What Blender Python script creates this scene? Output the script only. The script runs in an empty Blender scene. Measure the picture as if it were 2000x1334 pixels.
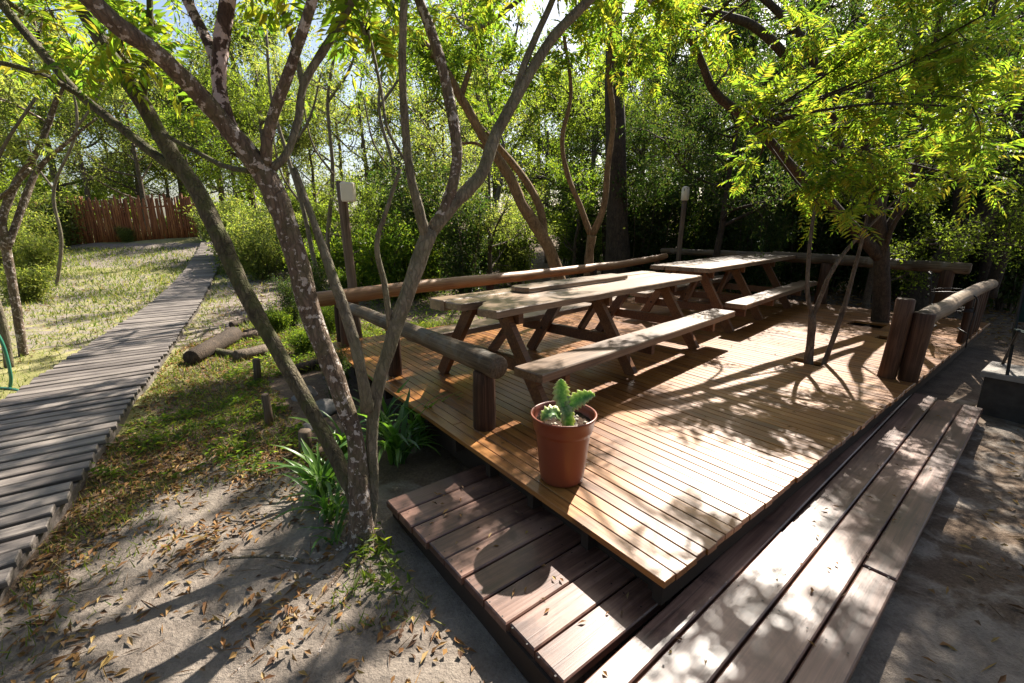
import bpy, math, random
import numpy as np
from mathutils import Vector, Matrix
R = math.radians
scn = bpy.context.scene
col = scn.collection

# ------------------------------------------------------------------ camera, sky, sun, exposure
CAM_H, FOC, HZ = 1.45, 890.0, 440.0
PITCH = math.atan((667 - HZ) / FOC)
cam = bpy.data.objects.new('camera', bpy.data.cameras.new('camera'))
col.objects.link(cam)
cam.location = (0, 0, CAM_H)
cam.rotation_euler = (math.pi / 2 - PITCH, 0, 0)
cam.data.sensor_width = 36
cam.data.lens = FOC / 2000 * 36
cam.data.clip_start = 0.05
cam.data.clip_end = 2000
scn.camera = cam

SUN_AZ, SUN_EL = R(30), R(45)
S = Vector((math.sin(SUN_AZ) * math.cos(SUN_EL), math.cos(SUN_AZ) * math.cos(SUN_EL), math.sin(SUN_EL)))
world = bpy.data.worlds.new('World'); scn.world = world; world.use_nodes = True
wn = world.node_tree.nodes; wl = world.node_tree.links
sky = wn.new('ShaderNodeTexSky'); sky.sky_type = 'NISHITA'; sky.sun_disc = False
sky.sun_elevation = SUN_EL; sky.sun_rotation = SUN_AZ
sky.air_density = 1.0; sky.dust_density = 2.6; sky.ozone_density = 1.0
wl.new(sky.outputs[0], wn['Background'].inputs[0])
wn['Background'].inputs[1].default_value = 0.06
sun = bpy.data.objects.new('sun', bpy.data.lights.new('sun', 'SUN')); col.objects.link(sun)
sun.data.energy = 5.0; sun.data.angle = R(0.53); sun.data.color = (1.0, 0.93, 0.82)
sun.rotation_euler = S.to_track_quat('Z', 'Y').to_euler()
vs = scn.view_settings
vs.view_transform = 'Standard'; vs.look = 'None'; vs.exposure = 1.72; vs.gamma = 1.0
vs.use_curve_mapping = False
cy = scn.cycles
cy.max_bounces = 6; cy.diffuse_bounces = 3; cy.glossy_bounces = 2; cy.transmission_bounces = 4
cy.use_denoising = True
cy.sample_clamp_indirect = 6

# ------------------------------------------------------------------ geometry helpers
CP, SP = math.cos(PITCH), math.sin(PITCH)
FW = np.array([0, CP, -SP]); UP = np.array([0, SP, CP]); C = np.array([0, 0, CAM_H])
def ray(u, v): return np.array([u - 1000.0, 0, 0]) + FOC * FW + (667 - v) * UP
def un(u, v, z=0.0):
    d = ray(u, v); return C + d * ((z - CAM_H) / d[2])
def at(u, v, Y):
    d = ray(u, v); return C + d * (Y / d[1])
def depth(p): return float((np.asarray(p) - C) @ FW)
AZA, AZB = R(142.7), R(51.9)
A = np.array([math.sin(AZA), math.cos(AZA)]); B = np.array([math.sin(AZB), math.cos(AZB)])
C0 = un(1298, 1140)[:2]
def AB(a, b, z=0.0):
    q = C0 + a * A + b * B; return np.array([q[0], q[1], z])
ROT_A = math.atan2(A[1], A[0]); ROT_B = math.atan2(B[1], B[0])
def sstep(e0, e1, x):
    t = np.clip((np.asarray(x, float) - e0) / (e1 - e0), 0, 1); return t * t * (3 - 2 * t)
GZ = -0.36
def gz(x, y):
    x = np.asarray(x, float); y = np.asarray(y, float)
    s = np.clip(y - 8, 0, 14)
    left = 0.0075 * s * s + np.clip(y - 22, 0, 30) * 0.03
    right = 0.02 * np.clip(y - 10, 0, 60)
    w = sstep(3, -5, x)
    return GZ + left * w + right * (1 - w)
def hit(u, v, dz=0.0):
    d = ray(u, v); d = d / d[1]
    ts = np.linspace(0.6, 70, 9000)
    z = CAM_H + d[2] * ts; g = gz(d[0] * ts, ts) + dz
    k = np.argmax(z <= g); t = ts[k]
    return np.array([d[0] * t, t, CAM_H + d[2] * t])

def mesh_np(name, V, tris=None, quads=None, smooth=False):
    me = bpy.data.meshes.new(name)
    V = np.asarray(V, np.float32)
    nt = 0 if tris is None else len(tris); nq = 0 if quads is None else len(quads)
    me.vertices.add(len(V)); me.vertices.foreach_set('co', V.ravel())
    loops = []
    if nt: loops.append(np.asarray(tris, np.int32).ravel())
    if nq: loops.append(np.asarray(quads, np.int32).ravel())
    L = np.concatenate(loops)
    me.loops.add(len(L)); me.loops.foreach_set('vertex_index', L)
    me.polygons.add(nt + nq)
    st = np.concatenate([np.arange(nt) * 3, nt * 3 + np.arange(nq) * 4]).astype(np.int32)
    me.polygons.foreach_set('loop_start', st)
    me.polygons.foreach_set('loop_total', np.concatenate([np.full(nt, 3), np.full(nq, 4)]).astype(np.int32))
    me.polygons.foreach_set('use_smooth', np.full(nt + nq, bool(smooth)))
    me.update(calc_edges=True); me.validate()
    return me

def link(name, me, mat=None, parent=None, loc=None, rot=None, **tags):
    o = bpy.data.objects.new(name, me); col.objects.link(o)
    if mat is not None and len(me.materials) == 0: me.materials.append(mat)
    if parent is not None: o.parent = parent
    if loc is not None: o.location = [float(c) for c in loc]
    if rot is not None: o.rotation_euler = rot
    for k, v in tags.items(): o[k] = v
    return o
def thing(name, loc=(0, 0, 0), rz=0.0, **tags):
    o = bpy.data.objects.new(name, None); col.objects.link(o)
    o.location = [float(c) for c in loc]; o.rotation_euler = (0, 0, rz); o.empty_display_size = .1
    for k, v in tags.items(): o[k] = v
    return o
def structure(o): o['kind'] = 'structure'; return o

def spline(P, Rr, n):
    """Catmull-Rom through P (k,3) with radii, n samples per span"""
    P = np.asarray(P, float); Rr = np.asarray(Rr, float)
    Q = np.vstack([2 * P[0] - P[1], P, 2 * P[-1] - P[-2]]); out = []; rr = []
    for i in range(len(P) - 1):
        p0, p1, p2, p3 = Q[i:i + 4]
        for t in np.linspace(0, 1, n, endpoint=False):
            out.append(.5 * ((2 * p1) + (-p0 + p2) * t + (2 * p0 - 5 * p1 + 4 * p2 - p3) * t * t + (-p0 + 3 * p1 - 3 * p2 + p3) * t ** 3))
            rr.append(Rr[i] + (Rr[i + 1] - Rr[i]) * t)
    out.append(P[-1]); rr.append(Rr[-1])
    return np.array(out), np.array(rr)

class Geo:
    def __init__(self): self.v = []; self.t = []; self.q = []; self.n = 0
    def add(self, V, tris=None, quads=None):
        V = np.asarray(V, float); self.v.append(V)
        if tris is not None and len(tris): self.t.append(np.asarray(tris, int) + self.n)
        if quads is not None and len(quads): self.q.append(np.asarray(quads, int) + self.n)
        self.n += len(V)
    def tube(self, P, Rr, sides=8, rng=None, bump=0.0, cap=True, flat=1.0):
        P = np.asarray(P, float); n = len(P); Rr = np.asarray(Rr, float)
        T = np.gradient(P, axis=0); T /= np.linalg.norm(T, axis=1)[:, None] + 1e-9
        ref = np.array([0, 0, 1.0]) if abs(T[0][2]) < .9 else np.array([1.0, 0, 0])
        N = np.zeros_like(P); nn = ref
        for i in range(n):
            nn = nn - T[i] * (nn @ T[i]); nn = nn / (np.linalg.norm(nn) + 1e-9); N[i] = nn
        Bn = np.cross(T, N)
        ang = np.arange(sides) * 2 * math.pi / sides
        rad = Rr[:, None] * np.ones(sides)
        if bump and rng is not None:
            m = rng.normal(0, 1, (n, sides))
            m = (m + np.roll(m, 1, 1) + np.roll(m, -1, 1)) / 2
            m[1:-1] = (m[:-2] + m[1:-1] * 2 + m[2:]) / 3
            rad = rad * (1 + bump * m)
        V = P[:, None] + N[:, None] * (np.cos(ang) * 1)[None, :, None] * rad[:, :, None] + Bn[:, None] * np.sin(ang)[None, :, None] * rad[:, :, None] * flat
        V = V.reshape(-1, 3)
        i = np.arange(n - 1)[:, None] * sides; j = np.arange(sides)[None]; k = (j + 1) % sides
        Q = np.stack([i + j, i + k, i + sides + k, i + sides + j], -1).reshape(-1, 4)
        tr = None
        if cap:
            V = np.vstack([V, P[0], P[-1]]); a = n * sides
            jj = np.arange(sides); kk = (jj + 1) % sides; e = (n - 1) * sides
            tr = np.vstack([np.stack([np.full(sides, a), kk, jj], 1), np.stack([np.full(sides, a + 1), e + jj, e + kk], 1)])
        self.add(V, tr, Q)
    def box(self, lo, hi, ch=0.0):
        x0, y0, z0 = lo; x1, y1, z1 = hi
        if ch <= 0:
            V = [(x, y, z) for x in (x0, x1) for y in (y0, y1) for z in (z0, z1)]
            Q = [(0, 1, 3, 2), (4, 6, 7, 5), (0, 4, 5, 1), (2, 3, 7, 6), (0, 2, 6, 4), (1, 5, 7, 3)]
            self.add(V, None, Q); return
        # chamfered top: bottom rect, upper rect, inset top rect
        V = [(x0, y0, z0), (x1, y0, z0), (x1, y1, z0), (x0, y1, z0),
             (x0, y0, z1 - ch), (x1, y0, z1 - ch), (x1, y1, z1 - ch), (x0, y1, z1 - ch),
             (x0 + ch, y0 + ch, z1), (x1 - ch, y0 + ch, z1), (x1 - ch, y1 - ch, z1), (x0 + ch, y1 - ch, z1)]
        Q = [(3, 2, 1, 0), (8, 9, 10, 11)]
        for k in range(4):
            l = (k + 1) % 4; Q += [(k, l, l + 4, k + 4), (k + 4, l + 4, l + 8, k + 8)]
        self.add(V, None, Q)
    def mesh(self, name, smooth=False):
        return mesh_np(name, np.vstack(self.v), np.vstack(self.t) if self.t else None, np.vstack(self.q) if self.q else None, smooth)

def slab_mesh(name, outline, z0, z1, ch=.008):
    """outline counter-clockwise in xy, extruded with a chamfered upper edge"""
    P = np.asarray(outline, float); n = len(P); c = P.mean(0)
    d = np.roll(P, -1, 0) - np.roll(P, 1, 0); nr = np.stack([-d[:, 1], d[:, 0]], 1); nr /= np.linalg.norm(nr, axis=1)[:, None] + 1e-9
    Pi = P + nr * ch
    V = [(*p, z0) for p in P] + [(*p, z1 - ch) for p in P] + [(*p, z1) for p in Pi]
    me = bpy.data.meshes.new(name)
    F = [tuple(range(n - 1, -1, -1)), tuple(range(2 * n, 3 * n))]
    for k in range(n):
        l = (k + 1) % n; F += [(k, l, l + n, k + n), (k + n, l + n, l + 2 * n, k + 2 * n)]
    me.from_pydata(V, [], F); me.update(); return me

# leaves: base point, direction, normal, length, width -> folded lozenge of two triangles
def leaf_arrays(P, D, Nn, L, W, fold=.18, droop=.12):
    D = D / (np.linalg.norm(D, axis=1)[:, None] + 1e-9)
    Sd = np.cross(D, Nn); Sd /= np.linalg.norm(Sd, axis=1)[:, None] + 1e-9
    Nn = np.cross(Sd, D)
    L = np.broadcast_to(np.asarray(L, float), (len(P),))[:, None]; W = np.broadcast_to(np.asarray(W, float), (len(P),))[:, None]
    m = P + D * L * .45
    V = np.stack([P, m + Sd * W * .5 + Nn * W * fold, P + D * L - Nn * L * droop, m - Sd * W * .5 + Nn * W * fold], 1).reshape(-1, 3)
    i = np.arange(len(P))[:, None] * 4
    T = np.concatenate([i + np.array([[0, 1, 2]]), i + np.array([[0, 2, 3]])], 1).reshape(-1, 3)
    return V, T
def rdir(rng, n):
    d = rng.normal(0, 1, (n, 3)); return d / np.linalg.norm(d, axis=1)[:, None]
def pinnate(rng, P, D, L=.24, pairs=7, ll=.075, lw=.026):
    """arrays of pinnate leaves: rachis base P, direction D"""
    n = len(P); D = D / np.linalg.norm(D, axis=1)[:, None]
    upv = np.array([0, 0, 1.0]) + rng.normal(0, .35, (n, 3))
    Sd = np.cross(D, upv); Sd /= np.linalg.norm(Sd, axis=1)[:, None] + 1e-9
    Nn = np.cross(Sd, D)
    L = L * rng.uniform(.7, 1.2, n)
    bp, bd, bn, bl = [], [], [], []
    for k in range(pairs):
        t = (k + .8) / (pairs + .3)
        q = P + D * (L * t)[:, None] - Nn * (L * .25 * t * t)[:, None]
        sc = .7 + .6 * math.sin(math.pi * min(t + .1, 1))
        for s in (-1, 1):
            bp.append(q); bd.append(D * .55 + Sd * s + rng.normal(0, .12, (n, 3)) - Nn * .25); bn.append(Nn + rng.normal(0, .2, (n, 3))); bl.append(np.full(n, sc))
    q = P + D * L[:, None] - Nn * (L * .25)[:, None]
    bp.append(q); bd.append(D - Nn * .4); bn.append(Nn); bl.append(np.full(n, .9))
    P2 = np.concatenate(bp); sc = np.concatenate(bl) * rng.uniform(.8, 1.15, len(P2))
    return leaf_arrays(P2, np.concatenate(bd), np.concatenate(bn), ll * sc, lw * sc)

# ------------------------------------------------------------------ materials
def nodes(name):
    m = bpy.data.materials.new(name); m.use_nodes = True
    nt = m.node_tree; return m, nt, nt.nodes, nt.links, nt.nodes['Principled BSDF']
def ramp(N, stops):
    r = N.new('ShaderNodeValToRGB'); e = r.color_ramp.elements
    while len(e) < len(stops): e.new(.5)
    for i, (p, c) in enumerate(stops):
        e[i].position = p; e[i].color = (*c, 1)
    return r
def noise(N, L, vec, scale, detail=4, rough=.55, dist=0.0):
    n = N.new('ShaderNodeTexNoise'); n.inputs['Scale'].default_value = scale; n.inputs['Detail'].default_value = detail
    n.inputs['Roughness'].default_value = rough; n.inputs['Distortion'].default_value = dist
    if vec is not None: L.new(vec, n.inputs['Vector'])
    return n
def mixc(N, L, fac, a, b, mode='MIX'):
    m = N.new('ShaderNodeMix'); m.data_type = 'RGBA'; m.blend_type = mode
    for s, v in ((0, fac), (6, a), (7, b)):
        if hasattr(v, 'links'): L.new(v, m.inputs[s])
        elif s == 0: m.inputs[0].default_value = v
        else: m.inputs[s].default_value = (*v, 1)
    return m.outputs[2]
def math_(N, L, op, a, b=None, c=None):
    m = N.new('ShaderNodeMath'); m.operation = op
    for i, v in enumerate((a, b, c)):
        if v is None: continue
        if hasattr(v, 'links'): L.new(v, m.inputs[i])
        else: m.inputs[i].default_value = v
    return m.outputs[0]
def bump(N, L, h, strength, dist=.01):
    b = N.new('ShaderNodeBump'); b.inputs['Strength'].default_value = strength; b.inputs['Distance'].default_value = dist
    L.new(h, b.inputs['Height']); return b.outputs[0]

def wood(name, cols, rough=.6, spec=.35, grain=1.0, stain=None, axis='X', bumps=.28, coat=0.0):
    """grain runs along the object's own long axis; each piece gets its own tone"""
    m, nt, N, L, bs = nodes(name)
    tc = N.new('ShaderNodeTexCoord'); oi = N.new('ShaderNodeObjectInfo')
    ad = N.new('ShaderNodeVectorMath'); ad.operation = 'ADD'
    sc = N.new('ShaderNodeVectorMath'); sc.operation = 'SCALE'; sc.inputs[0].default_value = (37, 91, 53); L.new(oi.outputs['Random'], sc.inputs['Scale'])
    L.new(tc.outputs['Object'], ad.inputs[0]); L.new(sc.outputs[0], ad.inputs[1])
    mp = N.new('ShaderNodeMapping'); L.new(ad.outputs[0], mp.inputs[0])
    s = {'X': (1.4, 46, 46), 'Y': (46, 1.4, 46), 'Z': (46, 46, 1.4)}[axis]
    mp.inputs['Scale'].default_value = [c * grain for c in s]
    g = noise(N, L, mp.outputs[0], 1.6, 7, .62, .6)
    big = noise(N, L, ad.outputs[0], 2.3, 3, .5)
    f = math_(N, L, 'ADD', math_(N, L, 'MULTIPLY', g.outputs[0], .62), math_(N, L, 'MULTIPLY', big.outputs[0], .38))
    f = math_(N, L, 'ADD', f, math_(N, L, 'MULTIPLY', math_(N, L, 'SUBTRACT', oi.outputs['Random'], .5), .16))
    rp = ramp(N, [(.32, cols[0]), (.48, cols[1]), (.62, cols[2])]); L.new(f, rp.inputs[0])
    c = rp.outputs[0]
    if stain:
        st = noise(N, L, ad.outputs[0], stain[1], 5, .65, .4)
        sr = ramp(N, [(stain[2], (0, 0, 0)), (stain[2] + .12, (1, 1, 1))]); L.new(st.outputs[0], sr.inputs[0])
        k = math_(N, L, 'MULTIPLY', sr.outputs[0], stain[3])
        c = mixc(N, L, k, c, stain[0])
    # dark cracks along the grain
    mp2 = N.new('ShaderNodeMapping'); L.new(ad.outputs[0], mp2.inputs[0]); mp2.inputs['Scale'].default_value = [v * (.6 if v < 5 else .8) for v in s]
    ck = noise(N, L, mp2.outputs[0], 1.3, 3, .6, .3)
    cr = ramp(N, [(.30, (1, 1, 1)), (.36, (0, 0, 0))]); L.new(ck.outputs[0], cr.inputs[0])
    c = mixc(N, L, math_(N, L, 'MULTIPLY', cr.outputs[0], .55), c, tuple(v * .3 for v in cols[0]))
    L.new(c, bs.inputs['Base Color'])
    rr = math_(N, L, 'ADD', rough - .12, math_(N, L, 'MULTIPLY', g.outputs[0], .24)); L.new(rr, bs.inputs['Roughness'])
    bs.inputs['Specular IOR Level'].default_value = spec
    bs.inputs['Coat Weight'].default_value = coat; bs.inputs['Coat Roughness'].default_value = .24
    h = math_(N, L, 'SUBTRACT', g.outputs[0], math_(N, L, 'MULTIPLY', cr.outputs[0], .5))
    L.new(bump(N, L, h, bumps, .004), bs.inputs['Normal'])
    return m

def bark(name, dark, light, moss=None, lichen=None, rough=.85, scale=1.0):
    m, nt, N, L, bs = nodes(name)
    tc = N.new('ShaderNodeTexCoord')
    mp = N.new('ShaderNodeMapping'); L.new(tc.outputs['Object'], mp.inputs[0]); mp.inputs['Scale'].default_value = (26 * scale, 26 * scale, 7 * scale)
    n = noise(N, L, mp.outputs[0], 1.0, 7, .65, .5)
    n2 = noise(N, L, tc.outputs['Object'], 6 * scale, 4, .6)
    f = math_(N, L, 'ADD', math_(N, L, 'MULTIPLY', n.outputs[0], .6), math_(N, L, 'MULTIPLY', n2.outputs[0], .4))
    rp = ramp(N, [(.34, dark), (.62, light)]); L.new(f, rp.inputs[0]); c = rp.outputs[0]
    wv = noise(N, L, tc.outputs['Object'], 7 * scale, 4, .6); dv = N.new('ShaderNodeVectorMath'); dv.operation = 'MULTIPLY_ADD'; L.new(wv.outputs['Color'], dv.inputs[0]); dv.inputs[1].default_value = (.09, .09, .09); L.new(tc.outputs['Object'], dv.inputs[2])
    mv = N.new('ShaderNodeMapping'); L.new(dv.outputs[0], mv.inputs[0]); mv.inputs['Scale'].default_value = (40 * scale, 40 * scale, 9 * scale)
    vo = N.new('ShaderNodeTexVoronoi'); vo.feature = 'DISTANCE_TO_EDGE'; vo.inputs['Scale'].default_value = 1.0; L.new(mv.outputs[0], vo.inputs['Vector'])
    vr = ramp(N, [(.02, (1, 1, 1)), (.16, (0, 0, 0))]); L.new(vo.outputs['Distance'], vr.inputs[0])
    c = mixc(N, L, math_(N, L, 'MULTIPLY', vr.outputs[0], .38), c, tuple(v * .45 for v in dark))
    f = math_(N, L, 'SUBTRACT', f, math_(N, L, 'MULTIPLY', vr.outputs[0], .2))
    if moss:
        nm = noise(N, L, tc.outputs['Object'], 9, 5, .65); r2 = ramp(N, [(.46, (0, 0, 0)), (.58, (1, 1, 1))]); L.new(nm.outputs[0], r2.inputs[0])
        c = mixc(N, L, math_(N, L, 'MULTIPLY', r2.outputs[0], moss[1]), c, moss[0])
    if lichen:
        nm = noise(N, L, tc.outputs['Object'], lichen[2], 5, .6, .25); r2 = ramp(N, [(lichen[1], (0, 0, 0)), (lichen[1] + .03, (1, 1, 1))]); L.new(nm.outputs[0], r2.inputs[0])
        c = mixc(N, L, math_(N, L, 'MULTIPLY', r2.outputs[0], .92), c, lichen[0])
    L.new(c, bs.inputs['Base Color']); bs.inputs['Roughness'].default_value = rough; bs.inputs['Specular IOR Level'].default_value = .25
    L.new(bump(N, L, f, .9, .02), bs.inputs['Normal'])
    return m

def leafmat(name, cols, trans=1.7, tmix=.5, rough=.5, spec=.22):
    """per-leaf colour; light passes through the blade"""
    m, nt, N, L, bs = nodes(name)
    ge = N.new('ShaderNodeNewGeometry'); oi = N.new('ShaderNodeObjectInfo')
    f = math_(N, L, 'FRACT', math_(N, L, 'ADD', ge.outputs['Random Per Island'], oi.outputs['Random']))
    k = len(cols); rp = ramp(N, [((i + .5) / k, c) for i, c in enumerate(cols)]); L.new(f, rp.inputs[0])
    L.new(rp.outputs[0], bs.inputs['Base Color']); bs.inputs['Roughness'].default_value = rough; bs.inputs['Specular IOR Level'].default_value = spec
    tr = N.new('ShaderNodeBsdfTranslucent')
    tcol = mixc(N, L, 1.0, rp.outputs[0], (trans * .95, trans, trans * .42), 'MULTIPLY'); L.new(tcol, tr.inputs[0])
    mx = N.new('ShaderNodeMixShader'); mx.inputs[0].default_value = tmix
    L.new(bs.outputs[0], mx.inputs[1]); L.new(tr.outputs[0], mx.inputs[2]); L.new(mx.outputs[0], N['Material Output'].inputs[0])
    return m
def plain(name, c, rough=.6, spec=.4, metal=0.0, var=.12, scale=8.0, bumps=.1):
    m, nt, N, L, bs = nodes(name)
    tc = N.new('ShaderNodeTexCoord'); n = noise(N, L, tc.outputs['Object'], scale, 5, .6)
    rp = ramp(N, [(.3, tuple(v * (1 - var) for v in c)), (.7, tuple(min(1, v * (1 + var)) for v in c))]); L.new(n.outputs[0], rp.inputs[0])
    L.new(rp.outputs[0], bs.inputs['Base Color']); bs.inputs['Roughness'].default_value = rough; bs.inputs['Specular IOR Level'].default_value = spec; bs.inputs['Metallic'].default_value = metal
    L.new(bump(N, L, n.outputs[0], bumps, .01), bs.inputs['Normal']); return m

M = {}
M['deck'] = wood('deck_wood', [(.085, .027, .006), (.205, .076, .016), (.33, .142, .034)], .38, .4, 1.0, ((.06, .024, .010), 3.0, .58, .6), coat=.5)
M['step'] = wood('step_wood', [(.042, .018, .012), (.115, .055, .038), (.205, .112, .080)], .42, .45, .7, ((.045, .019, .015), 3.2, .50, .8), coat=.25)
M['table'] = wood('table_wood', [(.055, .030, .017), (.138, .082, .046), (.25, .158, .092)], .45, .5, .8, ((.07, .045, .03), 4.0, .56, .6), coat=.3)
M['frame'] = wood('table_frame_wood', [(.045, .018, .008), (.11, .045, .017), (.20, .088, .033)], .55, .4, .8)
M['log'] = wood('peeled_log_wood', [(.045, .03, .019), (.115, .08, .05), (.21, .155, .105)], .68, .22, .8, ((.17, .155, .135), 5.0, .52, .5), bumps=.7)
M['redlog'] = wood('stained_log_wood', [(.016, .009, .006), (.044, .021, .012), (.092, .047, .027)], .62, .2, .8)
M['orangelog'] = wood('orange_log_wood', [(.09, .038, .014), (.20, .088, .032), (.31, .165, .075)], .5, .4, .8)
M['walk'] = wood('boardwalk_wood', [(.055, .045, .04), (.125, .105, .093), (.22, .19, .165)], .6, .4, .8, ((.06, .05, .045), 2.0, .55, .6), bumps=.6)
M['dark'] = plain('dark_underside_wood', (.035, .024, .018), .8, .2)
M['fence'] = wood('fence_pole_wood', [(.10, .030, .012), (.23, .075, .025), (.36, .15, .05)], .65, .3, .7, axis='Z')
M['post'] = wood('old_post_wood', [(.05, .032, .022), (.10, .068, .045), (.17, .12, .085)], .7, .3, .7, axis='Z')
M['bark_moss'] = bark('mossy_bark', (.028, .022, .014), (.135, .11, .068), ((.085, .095, .028), .5))
M['bark_main'] = bark('grey_brown_bark', (.05, .034, .025), (.21, .15, .108), ((.10, .105, .045), .3), ((.44, .38, .34), .56, 26))
M['bark_lichen'] = bark('lichen_bark', (.04, .023, .018), (.13, .08, .06), None, ((.52, .39, .35), .50, 16))
M['bark_grey'] = bark('smooth_grey_bark', (.08, .064, .045), (.25, .21, .15), ((.12, .12, .06), .35))
M['bark_warm'] = bark('warm_tan_bark', (.10, .058, .028), (.30, .19, .095))
M['bark_dark'] = bark('dark_wood_bark', (.022, .016, .012), (.085, .06, .042))
M['bark_bg'] = bark('wood_bark', (.05, .036, .026), (.17, .13, .095))
Y1, Y2, Y3 = (.105, .15, .02), (.16, .19, .022), (.06, .11, .018)
M['leaf_bright'] = leafmat('yellow_green_leaf', [Y3, Y1, (.13, .175, .025), Y2, (.045, .09, .018), (.10, .155, .025), (.22, .22, .035), (.17, .14, .03)], 2.9, .58)
M['leaf_green'] = leafmat('green_leaf', [(.035, .065, .012), (.065, .105, .016), (.10, .135, .02), (.05, .085, .015), (.15, .17, .025)], 3.2, .56)
M['leaf_wood'] = leafmat('wood_leaf', [(.028, .045, .010), (.055, .080, .016), (.10, .12, .022), (.045, .065, .014), (.14, .165, .03), (.11, .14, .025)], 3.3, .56)
M['leaf_pale'] = leafmat('pale_olive_leaf', [(.08, .105, .035), (.12, .135, .045), (.06, .09, .03), (.20, .19, .07), (.14, .16, .045)], 3.0, .55)
M['leaf_dark'] = leafmat('dark_leaf', [(.02, .042, .012), (.035, .065, .016), (.055, .085, .02), (.07, .075, .03)], 2.2, .46)
M['strap'] = leafmat('strap_leaf', [(.04, .10, .02), (.07, .15, .03), (.11, .19, .035)], 2.2, .45, .35, .5)
M['grass'] = leafmat('grass_blade', [(.06, .10, .02), (.11, .155, .03), (.19, .20, .05), (.08, .13, .022), (.28, .25, .10)], 1.7, .42)
M['litter'] = leafmat('fallen_leaf', [(.22, .11, .045), (.30, .17, .06), (.14, .065, .03), (.36, .25, .09), (.20, .13, .08), (.09, .05, .03)], 1.0, .2, .7, .2)
M['pot'] = plain('terracotta_plastic', (.17, .042, .019), .4, .5, 0, .08, 5, .03)
M['soil'] = plain('dark_soil', (.05, .032, .022), .95, .1, 0, .5, 60, .8)
M['pebble'] = plain('pale_pebble', (.50, .44, .36), .8, .3, 0, .2, 30)
M['iron'] = plain('black_iron', (.02, .018, .018), .5, .5, .6)
M['hose'] = plain('green_hose_plastic', (.03, .16, .10), .35, .5)
M['lamp'] = plain('cream_lamp_cover', (.72, .66, .54), .45, .5, 0, .06, 6, .02)
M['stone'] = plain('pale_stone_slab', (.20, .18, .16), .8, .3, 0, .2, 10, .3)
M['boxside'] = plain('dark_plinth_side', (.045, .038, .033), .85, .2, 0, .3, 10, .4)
M['canvas'] = plain('dark_green_canvas', (.004, .018, .014), .8, .2, 0, .2, 12, .2)
M['rock'] = plain('grey_rock', (.14, .13, .12), .9, .2, 0, .45, 9, .8)

def ground_mat():
    m, nt, N, L, bs = nodes('ground_sand_and_turf')
    tc = N.new('ShaderNodeTexCoord'); P = tc.outputs['Object']
    fine = noise(N, L, P, 55, 6, .7); mid = noise(N, L, P, 5.0, 5, .6, .4); low = noise(N, L, P, 1.1, 4, .6)
    sand = ramp(N, [(.28, (.085, .067, .054)), (.48, (.185, .153, .127)), (.72, (.305, .26, .215))])
    L.new(math_(N, L, 'ADD', math_(N, L, 'MULTIPLY', mid.outputs[0], .6), math_(N, L, 'MULTIPLY', fine.outputs[0], .4)), sand.inputs[0])
    soil = ramp(N, [(.3, (.055, .038, .028)), (.5, (.12, .085, .06)), (.7, (.21, .155, .11))])
    L.new(math_(N, L, 'ADD', math_(N, L, 'MULTIPLY', mid.outputs[0], .45), math_(N, L, 'MULTIPLY', fine.outputs[0], .55)), soil.inputs[0])
    turf = ramp(N, [(.3, (.10, .105, .032)), (.48, (.21, .20, .075)), (.65, (.38, .33, .17))])
    L.new(math_(N, L, 'ADD', math_(N, L, 'MULTIPLY', low.outputs[0], .5), math_(N, L, 'MULTIPLY', fine.outputs[0], .5)), turf.inputs[0])
    at_ = N.new('ShaderNodeAttribute'); at_.attribute_name = 'zone'   # r: sand, g: turf
    sp = N.new('ShaderNodeSeparateColor'); L.new(at_.outputs['Color'], sp.inputs[0])
    def edge(v):
        k = math_(N, L, 'ADD', v, math_(N, L, 'MULTIPLY', math_(N, L, 'SUBTRACT', mid.outputs[0], .5), 1.1))
        r = ramp(N, [(.42, (0, 0, 0)), (.58, (1, 1, 1))]); L.new(k, r.inputs[0]); return r.outputs[0]
    c = mixc(N, L, edge(sp.outputs[1]), soil.outputs[0], turf.outputs[0])
    c = mixc(N, L, edge(sp.outputs[0]), c, sand.outputs[0])
    L.new(c, bs.inputs['Base Color']); bs.inputs['Roughness'].default_value = .95; bs.inputs['Specular IOR Level'].default_value = .15
    h = math_(N, L, 'ADD', math_(N, L, 'MULTIPLY', mid.outputs[0], .8), math_(N, L, 'MULTIPLY', fine.outputs[0], .35))
    L.new(bump(N, L, h, 1.0, .05), bs.inputs['Normal']); return m

# ------------------------------------------------------------------ ground
# edges of the boardwalk, found where the lines of sight meet the rising ground
WL = [hit(u, v, .10) for u, v in ((0, 800), (140, 690), (232, 624), (319, 560), (393, 497))]
WR = [hit(u, v, .10) for u, v in ((95, 1010), (255, 790), (405, 560), (428, 505))]
def fitline(P):
    P = np.array(P)[:, :2]; c = P.mean(0); u, s, vt = np.linalg.svd(P - c); d = vt[0]; d = d if d[1] > 0 else -d; return c, d
cl, dl = fitline(WL); cr_, dr = fitline(WR)
def on(c, d, y): return c + d * ((y - c[1]) / d[1])

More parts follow.
